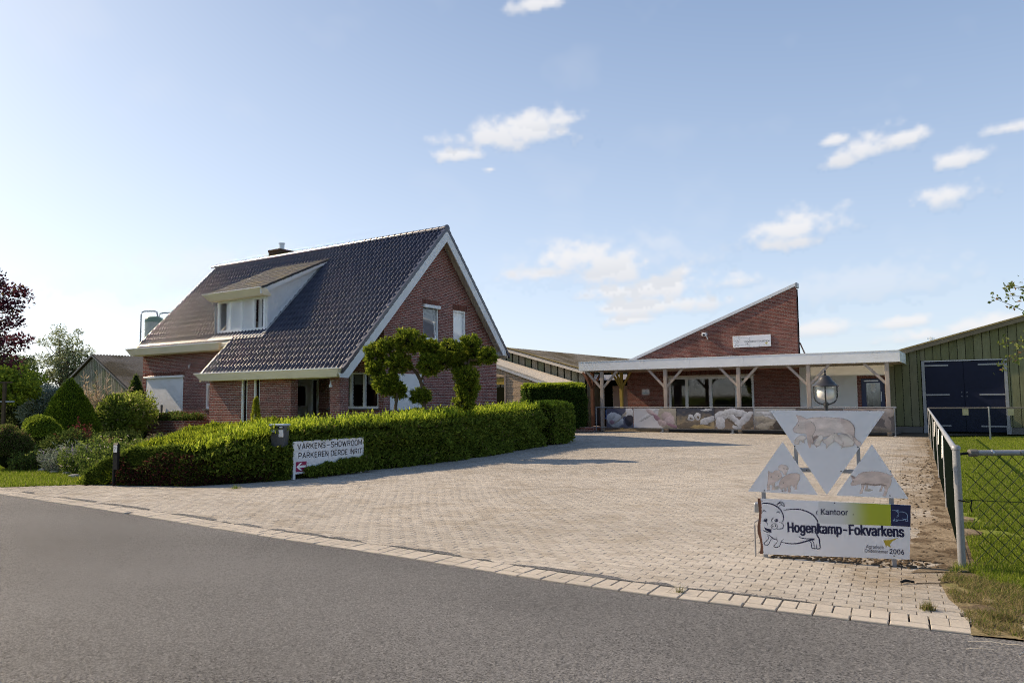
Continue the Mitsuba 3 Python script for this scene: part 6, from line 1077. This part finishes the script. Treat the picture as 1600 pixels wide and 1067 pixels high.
stalks('red_barberry', (-10.75, 18.3), .22, .22, .95, 40, 40, .05, .024, [((.10, .018, .026), 4), ((.05, .014, .016), 3)], 'small dark red shrub between the dark shrub and the perennials')
stalks('lime_perennial', (-11.35, 17.3), .30, .25, .48, 70, 30, .07, .026, [((.11, .14, .03), 3), ((.07, .10, .03), 3)], 'lime green perennial at the foot of the clipped ball')
stalks('dry_shrub', (-9.4, 21.2), 1.2, .6, .72, 180, 20, .12, .010, [((.30, .26, .18), 3), ((.20, .19, .10), 3), ((.11, .13, .05), 2)], 'dry straw coloured shrub in front of the brick planter', .8, .35)
for i, (x, y, r) in enumerate(((-9.75, 16.25, .08), (-9.2, 15.6, .10), (-8.6, 14.95, .07), (-10.25, 16.6, .08), (-10.8, 17.05, .09))):
    h = trimesh.creation.icosphere(2); v = np.array(h.vertices); v = v * (.75 + .5 * meshkit.noise(v * 1.7 + i * 9))[:, None] * [r * 1.3, r, r * .65]; k = put('garden_stone', (v + [x, y, r * .3], np.array(h.faces)), 'm_stone', 40); lab(k, ('grey rounded stone, second from the right of the row edging the left bed', 'pale rounded stone at the grass edge of the left bed', 'small stone nearest the house number post', 'grey stone, second from the left of the row edging the left bed', 'grey stone at the foot of the lime green perennial')[i], 'stone', 'stones edging the left bed')
stalks('plume_grass', (-16.9, 30.4), .9, .7, 2.35, 90, 40, .22, .014, [((.34, .28, .22), 3), ((.28, .23, .16), 2), ((.16, .16, .08), 1)], 'feathery pale pink plume grass above the silver willow', .7, .25)
# creeper in the planter
n = 9000; a = 9.3 + 4.7 * rng.random(n); b = .28 + 1.1 * rng.random(n); z = .76 + .26 * rng.random(n) * (.5 + meshkit.noise(np.c_[a * 2, b * 2, 0 * a])); k = thing('planter_creeper', 'dark green creeper trailing over the brick planter under the window', 'plant')
putleaves(k + '__foliage', [leaves(HF(np.c_[a, b, z]), np.tile([0, -.3, 1.0], (n, 1)), .085, .045, rng, [((.045, .07, .018), 4), ((.07, .10, .025), 3), ((.10, .06, .03), .7)], 1, .1)], 'stuff'); MB(HF).tube([(9.5, .8, .74), (13.8, .8, .8)], .02, 5).put(k + '__stem', 'm_twig')
k = MB(HF).tube([(12.62, 1.38, .75), (12.6, 1.38, 1.42)], .05, 8).put('planter_ornament', 'm_concrete'); lab(k, 'slim grey stake ornament in the planter before the screened window', 'ornament')
# --- trees
def tree(nm, lb_, base, trunk, crown_c, crown_r, nc, per, L, w, cols, clump=.9, lo=.25, spread=1.0, m='m_bark', group=None, seed=0, zmin=None):
    g = np.random.default_rng(seed); k = thing(nm, lb_, 'tree', group); base = np.asarray(base, float); crown_c = np.asarray(crown_c, float); crown_r = np.asarray(crown_r, float)
    top = crown_c + [0, 0, crown_r[2] * .35]; tr = smoothline([base, base + (crown_c - base) * [.45, .45, .5] + g.normal(size=3) * .12, crown_c * 1.0, top], 5); MB().tube(tr, np.linspace(trunk, trunk * .25, len(tr)), 9).put(k + '__trunk', m, True)
    d = g.normal(size=(nc, 3)); d /= np.linalg.norm(d, axis=1, keepdims=True); cc = crown_c + d * crown_r * (lo + (1 - lo) * g.random((nc, 1)) ** .5) * (.82 + .36 * meshkit.noise(d * 2.2 + seed))[:, None]
    if zmin is not None: cc[:, 2] = np.maximum(cc[:, 2], zmin)
    lm = MB()
    for c in cc[:: max(1, nc // 60)]:
        q0 = tr[g.integers(len(tr) // 3, len(tr))]; mid = (q0 + c) / 2 + g.normal(size=3) * .15 + [0, 0, .1]; lm.tube(smoothline([q0, mid, c], 3), np.linspace(trunk * .22, trunk * .05, 7), 5, False)
    lm.put(k + '__limbs', m, True); cr = clump * (.6 + .8 * g.random((nc, 1, 1)))
    e = g.normal(size=(nc, per, 3)); e /= np.linalg.norm(e, axis=2, keepdims=True); P = (cc[:, None] + e * cr * (.25 + .75 * g.random((nc, per, 1)) ** .5) * [1, 1, .72]).reshape(-1, 3); N = e.reshape(-1, 3)
    putleaves(k + '__crown', [leaves(P, N, L, w, g, cols, spread, .1)], 'stuff'); return k
BE = [((.055, .018, .030), 5), ((.085, .026, .038), 3), ((.03, .016, .022), 3), ((.07, .055, .022), .8)]
tree('copper_beech', 'tall dark purple copper beech cut by the left edge of the photograph', (-23.6, 30, 0), .30, (-23.5, 30, 4.9), (3.0, 3.0, 3.7), 200, 170, .14, .08, BE, .50, .3, seed=2, zmin=2.6)
tree('yellow_maple', 'yellow-green maple low under the purple beech at the left edge', (-19.6, 27.0, 0), .10, (-19.2, 27.0, 2.15), (1.7, 1.2, .75), 60, 130, .15, .10, [((.24, .27, .03), 4), ((.16, .20, .025), 3), ((.09, .12, .02), 2)], .42, .2, seed=3)
BG = [((.045, .065, .028), 4), ((.07, .09, .04), 3), ((.03, .045, .02), 3)]
BW = [((.16, .185, .10), 4), ((.11, .135, .07), 3), ((.21, .23, .15), 1.5)]
tree('background_birch', 'airy grey-green birch behind the left garden, tallest of the far trees', (-36.4, 60, 0), .22, (-36.3, 60, 4.9), (2.0, 2.0, 2.7), 95, 62, .19, .085, BW, .50, .25, seed=5, group='far trees at the left')
for i, (x, y, zc, rx, rz_, c, lb_) in enumerate(((-42.3, 62, 3.2, 2.6, 3.0, BG, 'dark round tree at the far left behind the copper beech'), (-39.0, 58, 2.6, 2.2, 2.5, BG, 'dark low tree between the copper beech and the birch'), (-34.2, 61, 2.6, 2.4, 2.7, BG, 'dark leafy tree between the birch and the shed roof'), (-32.0, 66, 3.6, 1.9, 2.6, BW, 'pale tree peeping over the left shoulder of the shed roof'), (-29.0, 64, 3.9, 1.8, 2.3, BW, 'pale tree tops over the right end of the shed roof'), (-47, 64, 3.6, 3, 3.4, BG, 'dark tree beyond the copper beech trunk'))):
    tree('background_tree', lb_, (x, y, 0), .2, (x, y, zc), (rx, rx, rz_), 90, 95, .22, .12, c, .62, .3, seed=20 + i, group='far trees at the left')
for i, (x, y, zc, rx, rz_, lb_) in enumerate(((-21.5, 33.0, 1.2, 1.6, 1.2, 'dark thicket behind the silver willow'), (-24.5, 34, 1.3, 1.9, 1.25, 'dark thicket at the left edge under the maple'), (-19.4, 31.2, .8, 1.1, .85, 'dark low thicket left of the silver willow'))):
    round_shrub('thicket', (x, y, zc), (rx, 1.0, rz_), 7000, .14, .07, [((.03, .042, .018), 4), ((.05, .065, .025), 3)], lb_, 1.0, .2, lo=.5)
k = thing('wooden_arbor', 'weathered timber arbor post with cross beam at the far left edge', 'arbor'); MB().cbox(-18.0, -17.9, 26.0, 26.1, 0, 2.3, .01).put(k + '__post', 'm_twig'); MB().cbox(-19.9, -19.8, 26.9, 27.0, 0, 2.3, .01).put(k + '__post', 'm_twig'); MB().bar((-20.2, 26.07, 1.62), (-17.6, 26.07, 1.62), .07, .06).put(k + '__beam', 'm_lead'); MB().bar((-20.2, 26.07, 2.3), (-17.7, 26.07, 2.3), .05).put(k + '__beam', 'm_twig')
k = thing('outbuilding', 'low flat-roofed dark outbuilding between the beech and the shed', 'building'); MB(Frame([-27.5, 37, 0], [1, 0, 0], [0, 1, 0])).box(-5, 3.2, 0, 3, 0, 2.0).put(k + '__wall', 'm_board_dark'); MB(Frame([-27.5, 37, 0], [1, 0, 0], [0, 1, 0])).box(-5.2, 3.4, -.2, 3.2, 2.0, 2.16).put(k + '__roof', 'm_lead')
# right edge: a young tree whose outer twigs hang into the picture
g = np.random.default_rng(9); k = thing('fruit_tree', 'sparse fruit tree whose outer twigs hang in from the right edge', 'tree'); base = np.array([8.6, 9.6, 0])
tr = smoothline([base, base + [.05, 0, 1.1], base + [0, .1, 2.2], base + [.1, 0, 3.6]], 5); MB().tube(tr, np.linspace(.09, .03, len(tr)), 9).put(k + '__trunk', 'm_bark', True); lm = MB(); LP_, LN_ = [], []
ends = [(6.27, 9.5, 2.83), (6.40, 9.4, 2.94), (6.55, 9.6, 3.02), (6.50, 9.55, 2.86), (6.62, 9.4, 2.40), (6.38, 9.5, 2.26), (6.52, 9.5, 2.05), (6.60, 9.6, 2.20), (6.68, 9.5, 2.62)] + [tuple(base + [-1.9 + 3.4 * g.random(), 2.4 * (g.random() - .5), 1.7 + 2.3 * g.random()]) for _ in range(26)]
for i, e in enumerate(ends):
    e = np.array(e); 
    if i >= 9 and e[0] < 6.95: e[0] = 7.0 + g.random()
    q0 = tr[g.integers(6, len(tr))]; ln = smoothline([q0, (q0 + e) / 2 + [0, 0, .12], e], 5); lm.tube(ln, np.linspace(.014, .003, len(ln)), 5, False)
    m = 24 if i < 9 else 50; t = len(ln) - 1 - (g.random(m) ** 1.4 * (2.6 if i < 9 else 6)).astype(int); LP_.append(ln[t] + g.normal(size=(m, 3)) * (.028 if i < 9 else .05)); LN_.append(g.normal(size=(m, 3)) + [0, 0, .3])
lm.put(k + '__limbs', 'm_twig', True); N = np.vstack(LN_); putleaves(k + '__crown', [leaves(np.vstack(LP_), N / np.linalg.norm(N, axis=1, keepdims=True), .062, .032, g, [((.10, .13, .035), 4), ((.16, .17, .06), 2), ((.06, .08, .025), 3), ((.16, .10, .05), 1)], 1, 0)], 'stuff')
# row of trees and hedge across the road, seen in the showroom's glass
P, N = boxshell(np.array([4.0, -9.5, .7]), 26, .7, .75, (.88, -.47), 26000, rng, .25); k = thing('roadside_hedge', 'hedge across the road, seen only reflected in the showroom windows', 'hedge'); putleaves(k + '__foliage', [leaves(P, N, .22, .12, rng, HC, .95, .1)], 'stuff'); corebox(np.array([4.0, -9.5, .7]), 25.8, .5, .6, (.88, -.47), k + '__inner_wood')
k = thing('roadside_wood', 'line of trees across the road, seen only as dark shapes reflected in the showroom windows', 'trees', kind='stuff'); parts, tm, g = [], MB(), np.random.default_rng(40)
for x, y, zc in ((-6, -13, 4.6), (4, -18, 5.2), (13, -22, 4.4), (20, -25, 5.4)):
    d = g.normal(size=(80, 3)); d /= np.linalg.norm(d, axis=1, keepdims=True); cc = np.array([x, y, zc]) + d * 3.5 * (.3 + .7 * g.random((80, 1)) ** .5); e = g.normal(size=(80, 100, 3)); e /= np.linalg.norm(e, axis=2, keepdims=True)
    parts.append(leaves((cc[:, None] + e * g.random((80, 100, 1))).reshape(-1, 3), e.reshape(-1, 3), .34, .2, g, BG, 1, .1)); tm.tube([(x, y, 0), (x, y, zc)], [.25, .1], 8)
putleaves(k + '__crowns', parts, 'stuff'); lab(tm.put(k + '__trunks', 'm_bark'), kind='stuff')
# --- grass
def blades(x, y, z, hgt, wd, cols, rng, lean=.5):
    n = len(x); th = rng.random(n) * 2 * np.pi; h = hgt * (.5 + rng.random(n)); l = lean * h * rng.random(n); ph = rng.random(n) * 6.28; w = wd * (.6 + .8 * rng.random(n))
    p = np.c_[x, y, np.full(n, z)]; s = np.c_[np.cos(th), np.sin(th), 0 * th] * w[:, None] / 2; tip = p + np.c_[l * np.cos(ph), l * np.sin(ph), h]
    v = np.stack([p - s, p + s, tip], 1).reshape(-1, 3); i = np.arange(n) * 3; c = np.array([c for c, _ in cols]); q = np.array([w_ for _, w_ in cols], float)
    return (v, np.c_[i, i + 1, i + 2]), np.repeat(c[rng.choice(len(c), n, p=q / q.sum())] * (.7 + .6 * rng.random((n, 1))), 3, 0)
GC = [((.20, .27, .03), 5), ((.28, .33, .05), 3), ((.13, .19, .02), 3), ((.36, .32, .16), .8)]; DC = [((.30, .25, .12), 5), ((.22, .18, .09), 3), ((.15, .17, .04), 2), ((.09, .14, .02), 1.5)]
n = 150000; y = 5.0 + 22 * rng.random(n) ** 1.7; x = fence_x(y) + .12 + (0.74 * y - fence_x(y) + .4) * rng.random(n); ok = (x < .74 * y + .3) & (meshkit.fbm(np.c_[x * 1.5, y * 1.5, 0 * x], 3) < .5 + .12 * (x - fence_x(y) - .15) + .04 * (y - 6.9)) & (y > 6.6); x, y = x[ok], y[ok]
putleaves('lawn_grass', [blades(x, y, -.004, .035, .010, GC, rng), blades(x[::3], y[::3], -.004, .05, .009, GC, rng)], 'stuff', 'm_grass'); labels['lawn_grass'].update(label='short mown green lawn behind the chain link fence', category='grass')
n = 42000; t = rng.random(n); y = 4.45 + 2.6 * rng.random(n); x = fence_x(y) - .06 + 2.6 * rng.random(n); lim = np.interp(x, kpts[:, 0], kpts[:, 1]) - .09 + .18 * meshkit.noise(np.c_[x * 4, y * 4, 0 * x]); ok = (y > lim) & (x < .74 * y + .3) & (meshkit.fbm(np.c_[x * 3, y * 3, 0 * x], 3) > .30 - .1 * (x - fence_x(y))); x, y = x[ok], y[ok]
gr = meshkit.fbm(np.c_[x * 1.4, y * 1.4, 0 * x + 3], 3) + .5 * (x - 3.80) > .56
putleaves('verge_grass', [blades(x[gr], y[gr], -.004, .05, .006, GC, rng, .9), blades(x[~gr], y[~gr], -.004, .042, .006, DC, rng, 1.6)], 'stuff', 'm_grass'); labels['verge_grass'].update(label='dry straw and green grass at the right road corner outside the fence', category='grass')
n = 60000; s = 0; x = -16 + 9 * rng.random(n); yk = np.interp(x, [-16, -9.9, -8.6, -7.75], [18.4, 14.05, 14.36, 14.45]); y = yk + 3.2 * rng.random(n); ok = x > -.72 * y - .3; putleaves('garden_grass', [blades(x[ok], y[ok], 0, .055, .012, GC, rng)], 'stuff', 'm_grass'); labels['garden_grass'].update(label='bright green grass verge before the left garden bed', category='grass')
# weeds, straws, clods, a dropped stick
tufts = [(3.08, 5.62, .05, 130, 'dry grass tuft growing in the kerb joint near the right end'), (3.45, 5.35, .07, 240, 'dry grass tuft at the right end of the kerb'), (-5.05, 13.55, .07, 80, 'small green weed at the shadow edge before the hedge'), (4.42, 6.78, .09, 300, 'green tuft at the foot of the front fence'), (1.35, 6.15, .03, 40, 'tiny weed between the pavers near the kerb')]
for x, y, r, n, l in tufts: k = putleaves('grass_tuft', [blades(x + r * np.clip(rng.normal(size=n), -1.6, 1.6) * .6, y + r * np.clip(rng.normal(size=n), -1.6, 1.6) * .45, -.004, .06, .006, GC if 'green' in l else DC, rng, 1.0)], None, 'm_grass'); lab(k, l, 'grass', kind='stuff')
for i, (x, y, a, L) in enumerate(((3.05, 4.86, .35, .24), (3.18, 4.80, .55, .16), (2.92, 4.74, .25, .17), (3.12, 4.66, -.6, .10))): k = MB().tube([(x - L / 2 * math.cos(a), y + L / 2 * math.sin(a), .0), (x, y, .012), (x + L / 2 * math.cos(a), y - L / 2 * math.sin(a), .004)], .0022, 4).put('straw', 'm_straw'); lab(k, ('longest pale straw lying on the asphalt at the right grass corner', 'short straw against the grass corner, above the longest one', 'straw lying out on the asphalt, farthest left of the grass corner', 'short straw lying lowest on the asphalt below the grass corner')[i], 'straw', 'straws on the road corner')
k = MB().tube([(3.28, 6.38, .012), (3.33, 6.40, .018), (3.39, 6.37, .012)], [.010, .013, .009], 7).put('dark_twig', 'm_black'); lab(k, 'short dark piece of wood lying on the pavers right of the sign', 'twig'); k = MB().tube([(3.40, 6.36, .006), (3.6, 6.36, .006), (3.78, 6.42, .006)], .004, 5).put('thin_stick', 'm_twig'); lab(k, 'thin dry stick lying on the pavers beside the grass corner', 'stick')
ms = []
h = trimesh.creation.icosphere(1); hv_, hf = np.array(h.vertices), np.array(h.faces)
for i in range(900):
    if i < 420: p = GF(np.array([.1 + 1.25 * rng.random(), -.02 + .42 * abs(rng.normal()) * .7, 0])); r = .006 + .016 * rng.random() ** 2
    else: y = 6.9 + 12 * rng.random() ** 1.5; p = np.array([fence_x(y) - .04 - .75 * rng.random() ** 1.3, y, 0]); r = .006 + .016 * rng.random() ** 2
    ms.append((hv_ * (.7 + .5 * meshkit.noise(hv_ * 2 + i))[:, None] * [r * 1.3, r, r * .7] + [p[0], p[1], .003], hf))
k = put('soil_crumbs', join(ms), 'm_clod', True); lab(k, 'crumbs of dark soil scattered under the sign and along the fence', 'soil', kind='stuff')
# far lattice mast on the horizon
k = thing('lattice_mast', 'tiny far lattice mast on the skyline between showroom and barn', 'mast'); x, y = 206.0, 361.0
for sx in (-1, 1):
    for sy in (-1, 1): MB().bar((x + sx * 1.6, y + sy * 1.6, 0), (x + sx * .4, y + sy * .4, 29.5), .16).put(k + '__leg', 'm_fascia')
mb = MB()
for i in range(14): z = i * 2.1; w = 1.6 - 1.2 * z / 29.5; w1_ = 1.6 - 1.2 * (z + 2.1) / 29.5; mb.bar((x - w, y - w, z), (x + w1_, y - w1_, z + 2.1), .1).bar((x + w, y - w, z), (x - w1_, y - w1_, z + 2.1), .1)
mb.put(k + '__bracing', 'm_fascia'); MB().bar((x - 2.0, y, 28.6), (x + 2.0, y, 28.6), .3).bar((x - 1.2, y, 27.2), (x + 1.2, y, 27.2), .2).put(k + '__cross_arm', 'm_fascia')
